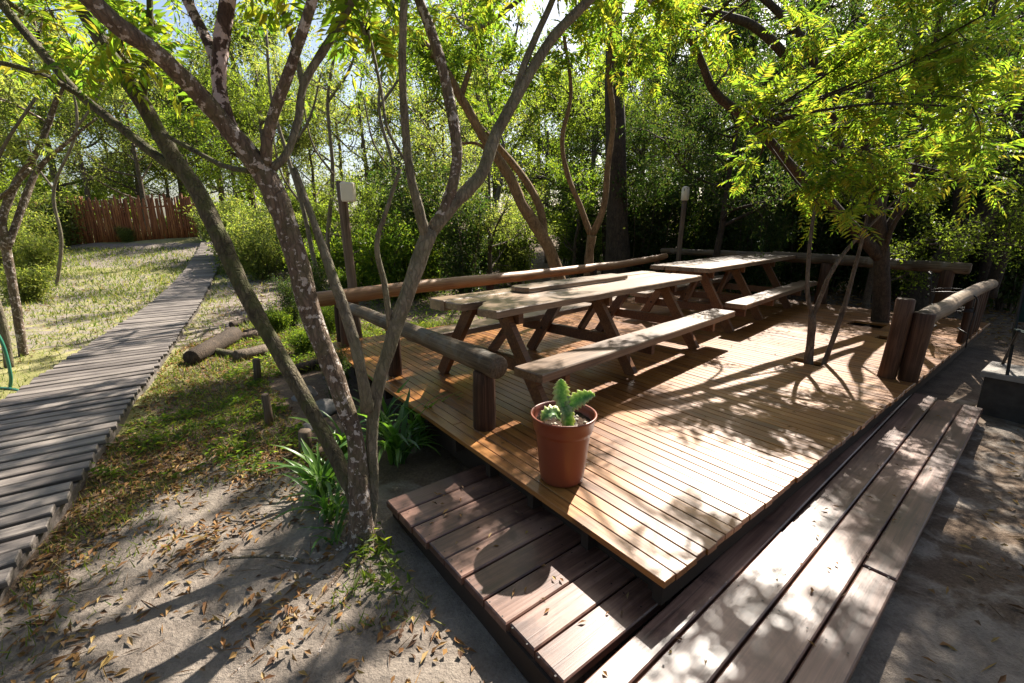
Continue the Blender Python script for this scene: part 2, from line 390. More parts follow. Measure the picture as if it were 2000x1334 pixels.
def zone_sand(x, y):
    x = np.asarray(x, float); y = np.asarray(y, float)
    s = sstep(3.6, 2.4, y + .35 * (x + 1.2)) * sstep(-2.9, -2.1, x)       # open sand round the front tree and camera
    s2 = .46 * sstep(1.2, 2.0, x) * sstep(5.5, 4.2, y)  # right-hand sand thinned to dark soil, putting its shade into the colour
    lawn = .53 * sstep(-2.5, -4.0, x) * sstep(5, 7, y) * sstep(16, 14, y)
    far = sstep(14.5, 16.5, y) * sstep(20.5, 19.5, y) * sstep(-7, -9, x) * .9
    return np.clip(np.maximum(np.maximum(np.maximum(s, s2), lawn), far), 0, 1)
def zone_turf(x, y):
    x = np.asarray(x, float); y = np.asarray(y, float)
    xl = -2.0 - .5 * y
    return np.clip(sstep(0, -1.5, x - (xl + .8)) * sstep(2.0, 4.0, y) + .35 * sstep(-1.0, -2.2, x) * sstep(2.8, 4, y), 0, 1)

rng = np.random.default_rng(7)
xs = np.unique(np.concatenate([np.linspace(-400, -40, 14), np.linspace(-40, -8, 40), np.linspace(-8, 8, 130), np.linspace(8, 40, 40), np.linspace(40, 400, 14)]))
ys = np.unique(np.concatenate([np.linspace(-400, -20, 12), np.linspace(-20, -1, 20), np.linspace(-1, 10, 100), np.linspace(10, 45, 50), np.linspace(45, 600, 18)]))
gx, gy = np.meshgrid(xs, ys)
def und(x, y): return .012 * np.sin(2.1 * x + 1.3 * y) + .010 * np.sin(4.3 * x - 3.1 * y + 1) + .008 * np.sin(7.7 * y + 5.1 * x)
gv = np.stack([gx, gy, gz(gx, gy) + und(gx, gy)], -1).reshape(-1, 3)
nx, ny = len(xs), len(ys)
ii, jj = np.meshgrid(np.arange(nx - 1), np.arange(ny - 1)); k0 = (jj * nx + ii).ravel()
me = mesh_np('ground', gv, None, np.stack([k0, k0 + 1, k0 + nx + 1, k0 + nx], 1), True)
at_ = me.color_attributes.new('zone', 'FLOAT_COLOR', 'POINT')
zc = np.zeros((len(gv), 4), np.float32); zc[:, 0] = zone_sand(gv[:, 0], gv[:, 1]); zc[:, 1] = zone_turf(gv[:, 0], gv[:, 1]); zc[:, 3] = 1
at_.data.foreach_set('color', zc.ravel())
structure(link('ground', me, ground_mat()))

# ------------------------------------------------------------------ deck
deck = thing('deck', AB(0, 0, 0), 0, label='raised honey-brown timber deck of narrow boards carrying the picnic tables', category='deck')
def child(name, me, mat, parent, loc, rot=(0, 0, 0), **k):
    """part placed by world position under an unrotated, unscaled root"""
    l = np.asarray(loc, float) - np.array(parent.location)
    o = link(name, me, mat, parent, l, rot, **k); return o
PW = .0833; DECK_B = 8.55; NB = int(DECK_B / PW)
HOLES = [(-1.06, -.76, 3.90, 4.10), (-1.35, -.92, 6.65, 7.05), (-.80, -.50, 5.95, 6.15)]
meshes = {}
rnd = random.Random(3)
for i in range(NB):
    b0 = .004 + i * PW; bc = b0 + PW / 2
    segs = [(-5.0, 0.0)]
    for (h0, h1, g0, g1) in HOLES:
        if g0 < bc < g1:
            out = []
            for s0, s1 in segs:
                if h0 > s0 and h1 < s1: out += [(s0, h0), (h1, s1)]
                else: out.append((s0, s1))
            segs = out
    if len(segs) == 1 and i % 3 == 1: j = rnd.choice((-3.4, -2.6, -1.9)); segs = [(-5.0, j - .002), (j + .002, 0.0)]
    for s0, s1 in segs:
        Ln = s1 - s0; key = round(Ln, 3)
        if key not in meshes:
            g = Geo(); g.box((-Ln / 2, -PW / 2 + .003, -.032), (Ln / 2, PW / 2 - .003, 0), .0025); meshes[key] = g.mesh('deck_plank')
        child('plank', meshes[key], M['deck'], deck, AB((s0 + s1) / 2 + rnd.uniform(-.006, .006), bc, rnd.uniform(-.002, .001)), (rnd.uniform(-.007, .007), 0, ROT_A + rnd.uniform(-.0006, .0006)))
for k in range(12):      # joists under the boards
    a = -4.9 + k * .44
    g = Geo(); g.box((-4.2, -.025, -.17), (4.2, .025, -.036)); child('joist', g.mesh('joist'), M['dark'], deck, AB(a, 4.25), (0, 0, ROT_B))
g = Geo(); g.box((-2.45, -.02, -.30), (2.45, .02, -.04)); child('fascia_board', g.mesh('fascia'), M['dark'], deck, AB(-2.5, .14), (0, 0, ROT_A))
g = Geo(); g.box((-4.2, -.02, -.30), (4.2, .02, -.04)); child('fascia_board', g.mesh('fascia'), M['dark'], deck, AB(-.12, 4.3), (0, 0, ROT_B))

# ------------------------------------------------------------------ step of broad planks round the corner of the deck
SZ = -.18
step = thing('step_platform', AB(-.1, -.3, GZ), 0, label='low weathered step of broad planks wrapping the near corner of the deck', category='step')
ag = [-1.56 + .1675 * k for k in range(10)]
SK = R(-1.4)
def plank(parent, name, a0, a1, b0, b1, z, th, mat, skew=0.0, ch=.006):
    Ln, W = b1 - b0, a1 - a0
    g = Geo(); g.box((-Ln / 2, -W / 2, -th), (Ln / 2, W / 2, 0), ch)
    return child(name, g.mesh(name), mat, parent, AB((a0 + a1) / 2, (b0 + b1) / 2, z), (rnd.uniform(-.008, .008), rnd.uniform(-.003, .003), ROT_B + skew))
for k in range(9):
    plank(step, 'plank', ag[k] + .004, ag[k + 1] - .005, -.585 + k * .008 + rnd.uniform(-.006, .006), .16, SZ + rnd.uniform(-.004, .003), .045, M['step'])
cuts = {0: [-1.2, 4.35], 1: [-1.2, 1.02, 4.37], 2: [-1.2, 4.34], 3: [-1.2, 1.07, 4.36]}
for k, (a0, a1) in enumerate(((-.045, .068), (.080, .252), (.262, .432), (.442, .575))):
    cs = cuts[k]
    for c0, c1 in zip(cs[:-1], cs[1:]):
        mid = (c0 + c1) / 2; sh = -.031 * (mid - .6)
        plank(step, 'plank', a0 + sh, a1 + sh, c0 + .004, c1 - .004, SZ + rnd.uniform(-.004, .003), .045, M['step'], R(1.75))
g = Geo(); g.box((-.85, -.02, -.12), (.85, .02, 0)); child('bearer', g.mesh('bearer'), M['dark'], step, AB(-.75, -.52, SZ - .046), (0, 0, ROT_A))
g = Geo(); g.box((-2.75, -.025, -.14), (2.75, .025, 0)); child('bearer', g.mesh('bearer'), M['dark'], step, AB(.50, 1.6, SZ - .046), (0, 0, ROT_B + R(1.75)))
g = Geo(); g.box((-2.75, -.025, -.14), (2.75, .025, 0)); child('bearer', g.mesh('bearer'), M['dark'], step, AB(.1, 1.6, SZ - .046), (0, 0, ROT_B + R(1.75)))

g = Geo()
def disc(c, r_=.0045):
    a_ = np.arange(6) * math.pi / 3; g.add([(c[0], c[1], c[2])] + [(c[0] + r_ * math.cos(t), c[1] + r_ * math.sin(t), c[2]) for t in a_], [(0, k + 1, (k + 1) % 6 + 1) for k in range(6)])
for k in range(9):
    for da in (.035, .13):
        disc(AB(ag[k] + da, -.535, SZ + .0065)); disc(AB(ag[k] + da, -.02, SZ + .0065))
for b in np.arange(-.8, 4.3, .62):
    for a in (.11, .22, .29, .40, .47, .545): disc(AB(a - .031 * (b - .6), b, SZ + .0065))
child('screws', g.mesh('screws'), M['iron'], step, (0, 0, 0), kind='stuff')
# ------------------------------------------------------------------ boardwalk
walk = thing('boardwalk', (*on(cr_, dr, 3.0), GZ), 0, label='weathered grey slatted boardwalk crossing the lawn towards the pole fence', category='boardwalk')
pos = -3.2; n = 0
yaxis = (dl + dr) / 2; yaxis /= np.linalg.norm(yaxis)
base = (on(cl, dl, 3.0) + on(cr_, dr, 3.0)) / 2
walkpts = []
while n < 180:
    y = pos
    p = base + yaxis * y
    pl = on(cl, dl, p[1] + .0); pr = on(cr_, dr, p[1])
    # boards lie square to the walk
    nrm = np.array([yaxis[1], -yaxis[0]])
    hw_r = (pr - p) @ nrm - 0 + 0; hw_l = (pl - p) @ nrm
    hw_r = min(max(hw_r, .45), .75); hw_l = max(min(hw_l, -.45), -.75)
    w = .120 * rnd.uniform(.92, 1.05)
    Ln = hw_r - hw_l
    z = float(gz(*p)) + .10 + rnd.uniform(-.006, .006)
    slope = float(gz(*(p + yaxis * .2)) - gz(*(p - yaxis * .2))) / .4
    g = Geo(); g.box((-Ln / 2, -w / 2, -.035), (Ln / 2, w / 2, 0), .006)
    ctr = p + nrm * (hw_l + hw_r) / 2 + nrm * rnd.uniform(-.02, .02)
    child('slat', g.mesh('slat'), M['walk'], walk, (*ctr, z), (math.atan(slope), rnd.uniform(-.012, .012), math.atan2(nrm[1], nrm[0]) + rnd.uniform(-.006, .006) + R(9)))
    walkpts.append((*ctr, z, hw_l, hw_r)); pos += .158; n += 1
W_ = np.array(walkpts)
for s in (-1, 1):
    P = []
    for k in range(0, len(W_), 6):
        q = W_[k, :2] + np.array([yaxis[1], -yaxis[0]]) * s * (W_[k, 4] - W_[k, 3]) * .46
        P.append((q[0], q[1], W_[k, 2] - .10))
    g = Geo(); P = np.array(P)
    for k in range(len(P) - 1):
        a_, b_ = P[k], P[k + 1]; d = b_ - a_; nn = np.array([d[1], -d[0], 0]); nn /= np.linalg.norm(nn); nn *= .03
        up = np.array([0, 0, .062])
        g.add([a_ - nn - up, a_ + nn - up, b_ + nn - up, b_ - nn - up, a_ - nn + up, a_ + nn + up, b_ + nn + up, b_ - nn + up], None, [(0, 3, 2, 1), (4, 5, 6, 7), (0, 1, 5, 4), (1, 2, 6, 5), (2, 3, 7, 6), (3, 0, 4, 7)])
    child('stringer', Geo.mesh(g, 'stringer'), M['walk'], walk, (0, 0, 0))

# ------------------------------------------------------------------ log railings
def log_mesh(name, p, q, r0, r1, wob=.012, seed=0, sides=12):
    """log along local X from 0 to its length"""
    rg = np.random.default_rng(seed); Ln = float(np.linalg.norm(np.asarray(q) - np.asarray(p)))
    n = max(5, int(Ln / .35)); t = np.linspace(0, 1, n)
    P = np.stack([t * Ln, np.cumsum(rg.normal(0, wob, n)) * np.sin(t * math.pi), np.cumsum(rg.normal(0, wob * .6, n)) * np.sin(t * math.pi)], 1)
    rr = r0 + (r1 - r0) * t
    P = np.vstack([P[0], P[0] + [.012, 0, 0], P[1:-1], P[-1] - [.012, 0, 0], P[-1]]); rr = np.concatenate([[r0 * .88], [r0], rr[1:-1], [r1], [r1 * .88]])
    g = Geo(); g.tube(P, rr, sides, rg, .035); return g.mesh(name, True)
def log(name, p, q, r0, r1, mat, parent, seed=0, wob=.012):
    p = np.asarray(p, float); q = np.asarray(q, float); d = q - p
    rot = Vector(d).to_track_quat('X', 'Z').to_euler()
    return child(name, log_mesh(name, p, q, r0, r1, wob, seed), mat, parent, p, rot)
ra = thing('log_railing', AB(-3.2, .2), 0, label='low log railing along the left edge of the deck beside the foreground tree', category='railing', group='log railings round the deck')
log('rail', AB(-4.85, .22, .50), AB(-1.55, .27, .50), .062, .085, M['log'], ra, 1)
log('post', AB(-1.72, .26, -.02), AB(-1.72, .26, .44), .085, .08, M['redlog'], ra, 2, .002)
log('post', AB(-3.28, .23, -.02), AB(-3.28, .23, .45), .07, .068, M['redlog'], ra, 3, .002)
log('post', AB(-4.72, .22, -.02), AB(-4.72, .22, .45), .07, .065, M['redlog'], ra, 4, .002)
rb = thing('log_railing', AB(-5.0, 4), 0, label='long orange log railing along the back of the deck behind the tables', category='railing', group='log railings round the deck')
log('rail', AB(-5.02, -.05, .56), AB(-5.0, 7.3, .80), .098, .066, M['orangelog'], rb, 5, .02)
for k, (b, z) in enumerate(((.25, .52), (2.6, .6), (5.0, .68), (7.0, .74))):
    log('post', AB(-4.98 - .02, b, -.02), AB(-5.0, b, z), .07, .062, M['redlog'], rb, 6 + k, .002)
rc = thing('log_railing', AB(-2.5, 8.45), 0, label='dark log railing along the far end of the deck behind the farther table', category='railing', group='log railings round the deck')
log('rail', AB(-5.9, 8.45, .84), AB(-3.3, 8.45, .84), .07, .075, M['log'], rc, 11)
log('rail', AB(-3.28, 8.46, .84), AB(-.35, 8.46, .80), .10, .09, M['log'], rc, 12)
for k, a in enumerate((-4.6, -2.3, -.6)):
    log('post', AB(a, 8.45, -.02), AB(a, 8.45, .76), .10, .085, M['redlog'], rc, 14 + k, .002)
rd = thing('log_railing', AB(-.1, 6), 0, label='thick bark-covered log handrail with stout stained posts at the right edge of the deck', category='railing', group='log railings round the deck')
log('rail', AB(-.055, 4.12, .60), AB(-.03, 7.9, .64), .085, .068, M['log'], rd, 21, .02)
log('post', AB(-.22, 4.05, -.02), AB(-.20, 4.07, .78), .072, .074, M['redlog'], rd, 22, .004)
log('post', AB(-.065, 4.10, -.02), AB(-.055, 4.11, .66), .078, .088, M['redlog'], rd, 23, .004)
for k in range(7):
    b = 6.5 + k * .2
    log('baluster', AB(-.05 + rnd.uniform(-.02, .02), b, -.02), AB(-.05, b + rnd.uniform(-.03, .03),   .62), .038, .034, M['redlog'], rd, 30 + k, .004)

# ------------------------------------------------------------------ picnic tables
def live(L, y0, y1, x0, x1, seed, amp=.008, notch=None):
    rg = np.random.default_rng(seed); n = 12
    t = np.linspace(0, 1, n); a = rg.normal(0, amp, n); b = rg.normal(0, amp, n)
    bot = [(x0 + (x1 - x0) * k, y0 + o) for k, o in zip(t, a)]
    top = [(x1 + (x0 - x1) * k, y1 + o) for k, o in zip(t, b)]
    out = bot[:]
    out += [(x1 + .012, y0 + .04), (x1 + .012, y1 - .04)] + top
    if notch: out += notch
    else: out += [(x0 - .012, y1 - .04), (x0 - .012, y0 + .04)]
    return out
def beam(g, p, q, w, h, side):
    """rectangular bar from p to q; w across 'side', h the other way"""
    p = np.asarray(p, float); q = np.asarray(q, float); d = q - p; d /= np.linalg.norm(d)
    s = np.asarray(side, float); s -= d * (s @ d); s /= np.linalg.norm(s); t = np.cross(d, s)
    V = [c + s * w / 2 * i + t * h / 2 * j for c in (p, q) for i, j in ((-1, -1), (1, -1), (1, 1), (-1, 1))]
    g.add(V, None, [(3, 2, 1, 0), (4, 5, 6, 7), (0, 1, 5, 4), (1, 2, 6, 5), (2, 3, 7, 6), (3, 0, 4, 7)])
g = Geo(); g.tube(np.array([(0, 0, 0), (-.009, 0, 0)]), [.016, .014], 8); BOLT = g.mesh('bolt'); BOLT.materials.append(M['iron'])
def picnic(loc, rz, Lt, Lb, bx, ht, hb, offb, frames, seed, label, notch):
    t = thing('picnic_table', loc, rz, label=label, category='picnic table', group='heavy timber picnic tables on the deck')
    def put(name, me, mat): return link(name, me, mat, t)
    hw = .44; th = .06
    if notch:
        put('top_plank', slab_mesh('top', live(Lt, -hw, -.02, -Lt / 2 + .02, Lt / 2, seed, .007, [(-Lt / 2 + .30, -.03), (-Lt / 2 + .20, -.07), (-Lt / 2 + .13, -.15), (-Lt / 2 + .05, -.20), (-Lt / 2 - .02, -.27)]), ht - th, ht), M['table'])
        put('top_plank', slab_mesh('top', live(Lt, -.008, .22, -Lt / 2 + .25, Lt / 2 - .02, seed + 1, .003), ht - th, ht - .003), M['table'])
        put('top_plank', slab_mesh('top', live(Lt, .228, hw, -Lt / 2 + .02, Lt / 2 + .01, seed + 2, .006), ht - th - .03, ht + .002), M['table'])
        put('top_plank', slab_mesh('top', live(Lt, .0, .222, -Lt / 2 + .03, -Lt / 2 + .25, seed + 3, .002), ht - th, ht - .002), M['table'])
    else:
        for k in range(4):
            y0 = -hw + k * hw / 2
            put('top_plank', slab_mesh('top', live(Lt, y0 + .003, y0 + hw / 2 - .003, -Lt / 2 + rnd.uniform(-.03, .03), Lt / 2 + rnd.uniform(-.03, .03), seed + k, .002), ht - th, ht + rnd.uniform(-.002, .002)), M['table'])
    for s in (-1, 1):
        put('bench_plank', slab_mesh('bench', live(Lb, s * offb - .14, s * offb + .14, bx - Lb / 2, bx + Lb / 2, seed + 7 + s, .005), hb - .065, hb), M['table'])
    for x in frames:
        for s in (-1, 1):
            g = Geo(); beam(g, (x, s * .70, 0), (x, s * .20, ht - th - .01), .06, .11, (1, 0, 0)); lg = put('leg', g.mesh('leg'), M['frame'])
            for zb in (hb - .125, ht - th - .055): link('bolt', BOLT, None, lg, (x - .031, s * (.70 - .5 * zb / (ht - th - .01)), zb))
        g = Geo(); beam(g, (x + .063, -offb - .1, hb - .125), (x + .063, offb + .1, hb - .125), .055, .11, (1, 0, 0)); put('seat_bearer', g.mesh('seat_bearer'), M['frame'])
        g = Geo(); beam(g, (x + .063, -.36, ht - th - .055), (x + .063, .36, ht - th - .055), .055, .10, (1, 0, 0)); put('top_bearer', g.mesh('top_bearer'), M['frame'])
    for k in range(len(frames) - 1):      # diagonal brace
        g = Geo(); beam(g, (frames[k] + .05, 0, .35), (frames[k] + .45, 0, ht - th - .04), .05, .07, (0, 1, 0)); put('brace', g.mesh('brace'), M['frame'])
    return t
RT = ROT_B + R(6.0)
picnic(AB(-2.52, 2.22), RT, 3.62, 3.55, 0, .82, .42, .77, (-1.5, -.2, 1.2), 41, 'nearer picnic table with notched plank top and a loose board lying on it', True)
picnic(AB(-3.02, 6.34), RT + R(.5), 4.05, 3.72, .05, .885, .42, .74, (-1.75, -.55, .95), 61, 'farther picnic table with broad smooth sunlit top near the far railing', False)
lp = slab_mesh('loose', live(1.7, -.13, .13, -.85, .85, 77, .004, [(-.86, .10), (-.9, .02), (-.88, -.09)]), 0, .045)
link('loose_plank', lp, M['table'], None, AB(-2.66, 2.12, .826), (0, 0, RT - R(.5)), label='loose board lying flat on top of the nearer picnic table', category='plank')

# ------------------------------------------------------------------ potted plant
pp = thing('potted_plant', AB(-.80, .20, 0.002), 0, label='brown plastic pot with a serrated green succulent at the front of the deck', category='potted plant')
pc = un(1097, 932, 0.0); pp.location = (float(pc[0]), float(pc[1]), .002)
prof = [(0, 0), (.118, 0), (.124, .006), (.130, .03), (.158, .30), (.160, .305), (.166, .308), (.172, .33), (.182, .395), (.190, .400), (.191, .408), (.186, .412), (.178, .408), (.172, .385), (.165, .34), (0, .335)]
g = Geo(); ns = 48; V = []; Q = []
for r_, z_ in prof:
    for k in range(ns): V.append((r_ * math.cos(2 * math.pi * k / ns), r_ * math.sin(2 * math.pi * k / ns), z_))
for i in range(len(prof) - 1):
    for k in range(ns): Q.append((i * ns + k, i * ns + (k + 1) % ns, (i + 1) * ns + (k + 1) % ns, (i + 1) * ns + k))
g.add(V, None, Q); link('pot', g.mesh('pot', True), M['pot'], pp)
g = Geo(); V = []; rr = 14
rg = np.random.default_rng(5)
for i in range(rr):
    for k in range(32):
        r_ = .168 * i / (rr - 1); V.append((r_ * math.cos(2 * math.pi * k / 32), r_ * math.sin(2 * math.pi * k / 32), .352 + rg.uniform(-.008, .008)))
Q = [(i * 32 + k, i * 32 + (k + 1) % 32, (i + 1) * 32 + (k + 1) % 32, (i + 1) * 32 + k) for i in range(rr - 1) for k in range(32)]
g.add(V, None, Q); link('soil', g.mesh('soil', True), M['soil'], pp)
g = Geo()
for k in range(46):
    a_, r_ = rg.uniform(0, 6.28), .125 * math.sqrt(rg.uniform()); c = np.array([r_ * math.cos(a_), r_ * math.sin(a_) - .02, .356]); s = rg.uniform(.006, .017)
    v = np.array([(1, 0, 0), (-1, 0, 0), (0, 1, 0), (0, -1, 0), (0, 0, .7), (0, 0, -.7)]) * s + rg.normal(0, s * .15, (6, 3)) + c
    g.add(v, [(0, 2, 4), (2, 1, 4), (1, 3, 4), (3, 0, 4), (2, 0, 5), (1, 2, 5), (3, 1, 5), (0, 3, 5)])
link('pebbles', g.mesh('pebbles', True), M['pebble'], pp, kind='stuff')
def succ_mat():
    m, nt, N, L, bs = nodes('succulent_skin')
    a = N.new('ShaderNodeAttribute'); a.attribute_name = 'edge'
    tc = N.new('ShaderNodeTexCoord'); n = noise(N, L, tc.outputs['Object'], 45, 5, .65, .5)
    body = ramp(N, [(.35, (.045, .13, .03)), (.55, (.12, .25, .06)), (.72, (.30, .40, .18))]); L.new(n.outputs[0], body.inputs[0])
    k = math_(N, L, 'POWER', a.outputs['Fac'], 2.2)
    c = mixc(N, L, k, body.outputs[0], (.62, .60, .38)); L.new(c, bs.inputs['Base Color'])
    bs.inputs['Roughness'].default_value = .45; bs.inputs['Subsurface Weight'].default_value = .15; bs.inputs['Subsurface Radius'].default_value = (.02, .03, .01); bs.inputs['Subsurface Scale'].default_value = .3
    tr = N.new('ShaderNodeBsdfTranslucent'); L.new(mixc(N, L, 1.0, c, (1.5, 1.6, .6), 'MULTIPLY'), tr.inputs[0]); mx = N.new('ShaderNodeMixShader'); mx.inputs[0].default_value = .35; L.new(bs.outputs[0], mx.inputs[1]); L.new(tr.outputs[0], mx.inputs[2]); L.new(mx.outputs[0], N['Material Output'].inputs[0])
    return m
SUC = succ_mat()
def succulent(path, widths, facing, seed):
    rg = np.random.default_rng(seed); P, W = spline(path, widths, 6); n = len(P); T = np.gradient(P, axis=0); T /= np.linalg.norm(T, axis=1)[:, None]
    f = np.asarray(facing, float); V = []; E = []
    for i in range(n):
        sd = np.cross(T[i], f); sd /= np.linalg.norm(sd); nr = np.cross(sd, T[i])
        w = 1.22 * W[i] * (1 + (.18, .0, -.16)[i % 3] * (1 if i not in (0, n - 1) else 0)); th = .0045 * min(1, W[i] / .03)
        for x, z in ((-1, .15), (-.5, .75), (-.12, 1.15), (.12, 1.15), (.5, .75), (1, .15), (.5, -.5), (0, -.75), (-.5, -.5)):
            V.append(P[i] + sd * x * w + nr * (z * th + abs(x) * w * .42) + rg.normal(0, .0007, 3)); E.append(abs(x))
    s = 9
    Q = [(i * s + k, i * s + (k + 1) % s, (i + 1) * s + (k + 1) % s, (i + 1) * s + k) for i in range(n - 1) for k in range(s)]
    V += [P[0], P[-1]]; E += [.3, 1]
    Tt = [(n * s, (k + 1) % s, k) for k in range(s)] + [(n * s + 1, (n - 1) * s + k, (n - 1) * s + (k + 1) % s) for k in range(s)]
    me = mesh_np('segment', np.array(V), Tt, Q, True)
    at_ = me.attributes.new('edge', 'FLOAT', 'POINT'); at_.data.foreach_set('value', np.array(E, np.float32)); return me
fc = (0, -1, .35)
link('stem', succulent([(.02, -.06, .345), (.015, -.05, .42), (.00, -.03, .46)], [.032, .030, .026], fc, 1), SUC, pp)
link('leaf', succulent([(0, -.03, .44), (-.015, -.01, .505), (-.02, 0, .565), (-.02, .0, .60), (-.02, .0, .615)], [.020, .040, .036, .020, .003], fc, 2), SUC, pp)
link('leaf', succulent([(.01, -.03, .43), (.05, -.03, .48), (.095, -.04, .515), (.14, -.05, .535), (.165, -.05, .53)], [.018, .036, .036, .020, .003], (-.3, -1, .5), 3), SUC, pp)
link('leaf', succulent([(-.02, -.04, .39), (-.055, -.05, .425), (-.09, -.06, .425), (-.115, -.065, .405), (-.13, -.07, .39)], [.016, .034, .034, .022, .004], (.0, -.7, 1), 4), SUC, pp)

# ------------------------------------------------------------------ lamp posts
def lamp_post(base, top, r, label, style):
    t = thing('lamp_post', base, 0, label=label, category='lamp post', group='timber lamp posts behind the deck')
    g = Geo(); rg = np.random.default_rng(9); n = 9
    P = np.stack([np.linspace(0, top[0], n) + rg.normal(0, .004, n), np.linspace(0, top[1], n), np.linspace(0, top[2], n)], 1); g.tube(P, np.linspace(r * 1.15, r, n), 10, rg, .04)
    link('post', g.mesh('post', True), M['post'], t)
    g = Geo()
    if style == 'box':
        c = np.array([top[0] + r + .045, top[1] - .05, top[2] - .13]); w, d, h = .082, .05, .115
        o = []
        for z, s in ((-h, .86), (-h + .02, 1), (h - .02, 1), (h, .82)):
            for sx, sy in ((-1, -.8), (-.8, -1), (.8, -1), (1, -.8), (1, .8), (.8, 1), (-.8, 1), (-1, .8)): o.append(c + np.array([sx * w * s, sy * d * s, z]))
        Q = [(i * 8 + k, i * 8 + (k + 1) % 8, (i + 1) * 8 + (k + 1) % 8, (i + 1) * 8 + k) for i in range(3) for k in range(8)]
        g.add(o, None, Q + [(24, 25, 30, 31), (25, 26, 29, 30), (26, 27, 28, 29), (7, 6, 1, 0), (6, 5, 2, 1), (5, 4, 3, 2)])
    else:
        z0 = top[2] - .02
        P = [(top[0], top[1], z0 + z) for z in (0, .02, .16, .27, .30)]; g.tube(P, [.06, .085, .085, .08, .05], 14)
    link('lamp_shade', g.mesh('lamp_shade', style != 'box'), M['lamp'], t)
lamp_post(AB(-5.12, .50, GZ), (-.06, .0, 2.34), .058, 'timber lamp post with a cream box lamp behind the left railing corner', 'box')
q = at(1325, 480, 10.6); q[2] = GZ; lamp_post(q, (.05, 0, 2.36), .055, 'slim timber lamp post with a cream cylinder lamp behind the far railing', 'cyl')

# ------------------------------------------------------------------ trees: shared builders
def wpath(pts):
    """(u, v, depth Y, pixel width) -> world points and radii"""
    P, r_ = [], []
    for u, v, Y, w in pts:
        p = at(u, v, Y); d = depth(p); P.append(p); r_.append(.94 * w / 2 * d / FOC * (d / np.linalg.norm(p - C)))
    return np.array(P), np.array(r_)
def limb(name, pts, mat, parent, seed, sides=12, n=7, world=False, bumpy=.07):
    P, r_ = (np.array([p[:3] for p in pts]), np.array([p[3] for p in pts])) if world else wpath(pts)
    Ps, rs = spline(P, r_, n); rg = np.random.default_rng(seed)
    g = Geo(); g.tube(Ps, rs, sides, rg, bumpy)
    child(name, g.mesh(name, True), mat, parent, (0, 0, 0)); return Ps, rs
def crown(rng, anchors, blobs, kind, lp, twig_r=.008):
    """limbs reach from the nearest anchor to each blob, twigs fan out in it, leaves sit along the twigs"""
    tw = Geo(); LV = []; LT = []; nv = 0
    anchors = np.array(anchors)
    for c, rad, ntw in blobs:
        c = np.asarray(c, float); rad = np.asarray(rad, float) * np.ones(3)
        d = np.linalg.norm(anchors - c, axis=1); a_ = anchors[np.argmin(d)]
        mid = (a_ + c) / 2 + rng.normal(0, .08, 3) * np.linalg.norm(c - a_)
        P, r_ = spline([a_, mid, c], [twig_r * 2.6, twig_r * 1.9, twig_r * 1.2], 5); tw.tube(P, r_, 5, rng, .05, False)
        src = P[4:]
        X = rdir(rng, ntw) * (rng.uniform(0, 1, ntw) ** .45)[:, None] * rad + c
        bases, dirs = [], []
        for x in X:
            s = src[rng.integers(len(src))]
            m = (s + x) / 2 + rng.normal(0, .06, 3) + [0, 0, .05]
            Pt, rt = spline([s, m, x], [twig_r * .9, twig_r * .6, twig_r * .25], 3); tw.tube(Pt, rt, 3, None, 0, False)
            k = lp['per']; t = rng.uniform(.3, 1.0, k); idx = t * (len(Pt) - 1); i0 = np.minimum(idx.astype(int), len(Pt) - 2); f = (idx - i0)[:, None]
            pos = Pt[i0] * (1 - f) + Pt[i0 + 1] * f; tg = Pt[i0 + 1] - Pt[i0]; tg /= np.linalg.norm(tg, axis=1)[:, None] + 1e-9
            bases.append(pos + rng.normal(0, lp.get('spread', .01), (k, 3))); dirs.append(tg * .5 + rdir(rng, k) * .9 + np.array([0, 0, lp.get('lift', -.05)]))
        bases = np.concatenate(bases); dirs = np.concatenate(dirs)
        if kind == 'pinnate': V, T = pinnate(rng, bases, dirs, lp['L'], lp['pairs'], lp['ll'], lp['lw'])
        else:
            n_ = len(bases); V, T = leaf_arrays(bases, dirs, np.array([0, 0, 1.0]) + rng.normal(0, .7, (n_, 3)), lp['ll'] * rng.uniform(.6, 1.3, n_), lp['lw'] * rng.uniform(.7, 1.2, n_))
        LV.append(V); LT.append(T + nv); nv += len(V)
    return tw.mesh('twigs', True), mesh_np('crown', np.concatenate(LV), np.concatenate(LT))
PIN = dict(per=6, L=.28, pairs=8, ll=.085, lw=.024)

# ------------------------------------------------------------------ foreground multi-stemmed tree
fb = hit(705, 1035)
ft = thing('tree', (fb[0], fb[1], fb[2]), 0, label='multi-stemmed leaning tree in the left foreground beside the deck corner', category='tree')
Ax = []
def add(*a, **k):
    P, r_ = limb(*a, **k); Ax.append(P); return P
bm, bmain, bl, bg_ = M['bark_moss'], M['bark_main'], M['bark_lichen'], M['bark_grey']
T2 = add('trunk', [(708, 1085, 2.30, 84), (706, 1050, 2.31, 64), (704, 1000, 2.32, 52), (700, 930, 2.34, 42), (692, 850, 2.36, 38), (655, 740, 2.38, 40), (610, 620, 2.40, 44), (575, 490, 2.40, 50), (540, 385, 2.40, 54), (505, 320, 2.38, 54)], bmain, ft, 101, 16)
T1 = add('trunk', [(700, 985, 2.36, 36), (662, 905, 2.46, 33), (610, 805, 2.55, 32), (545, 690, 2.64, 34), (478, 570, 2.72, 37), (432, 470, 2.80, 43), (395, 390, 2.86, 43), (335, 300, 2.92, 40), (285, 215, 2.96, 42), (215, 105, 2.98, 46), (150, -10, 2.98, 50), (60, -200, 2.95, 45)], bm, ft, 102, 14)
T3 = add('trunk', [(716, 1040, 2.36, 34), (727, 960, 2.40, 28), (726, 860, 2.42, 26), (735, 770, 2.46, 28), (760, 680, 2.52, 29), (800, 560, 2.60, 34), (840, 450, 2.68, 36)], bg_, ft, 103, 12)
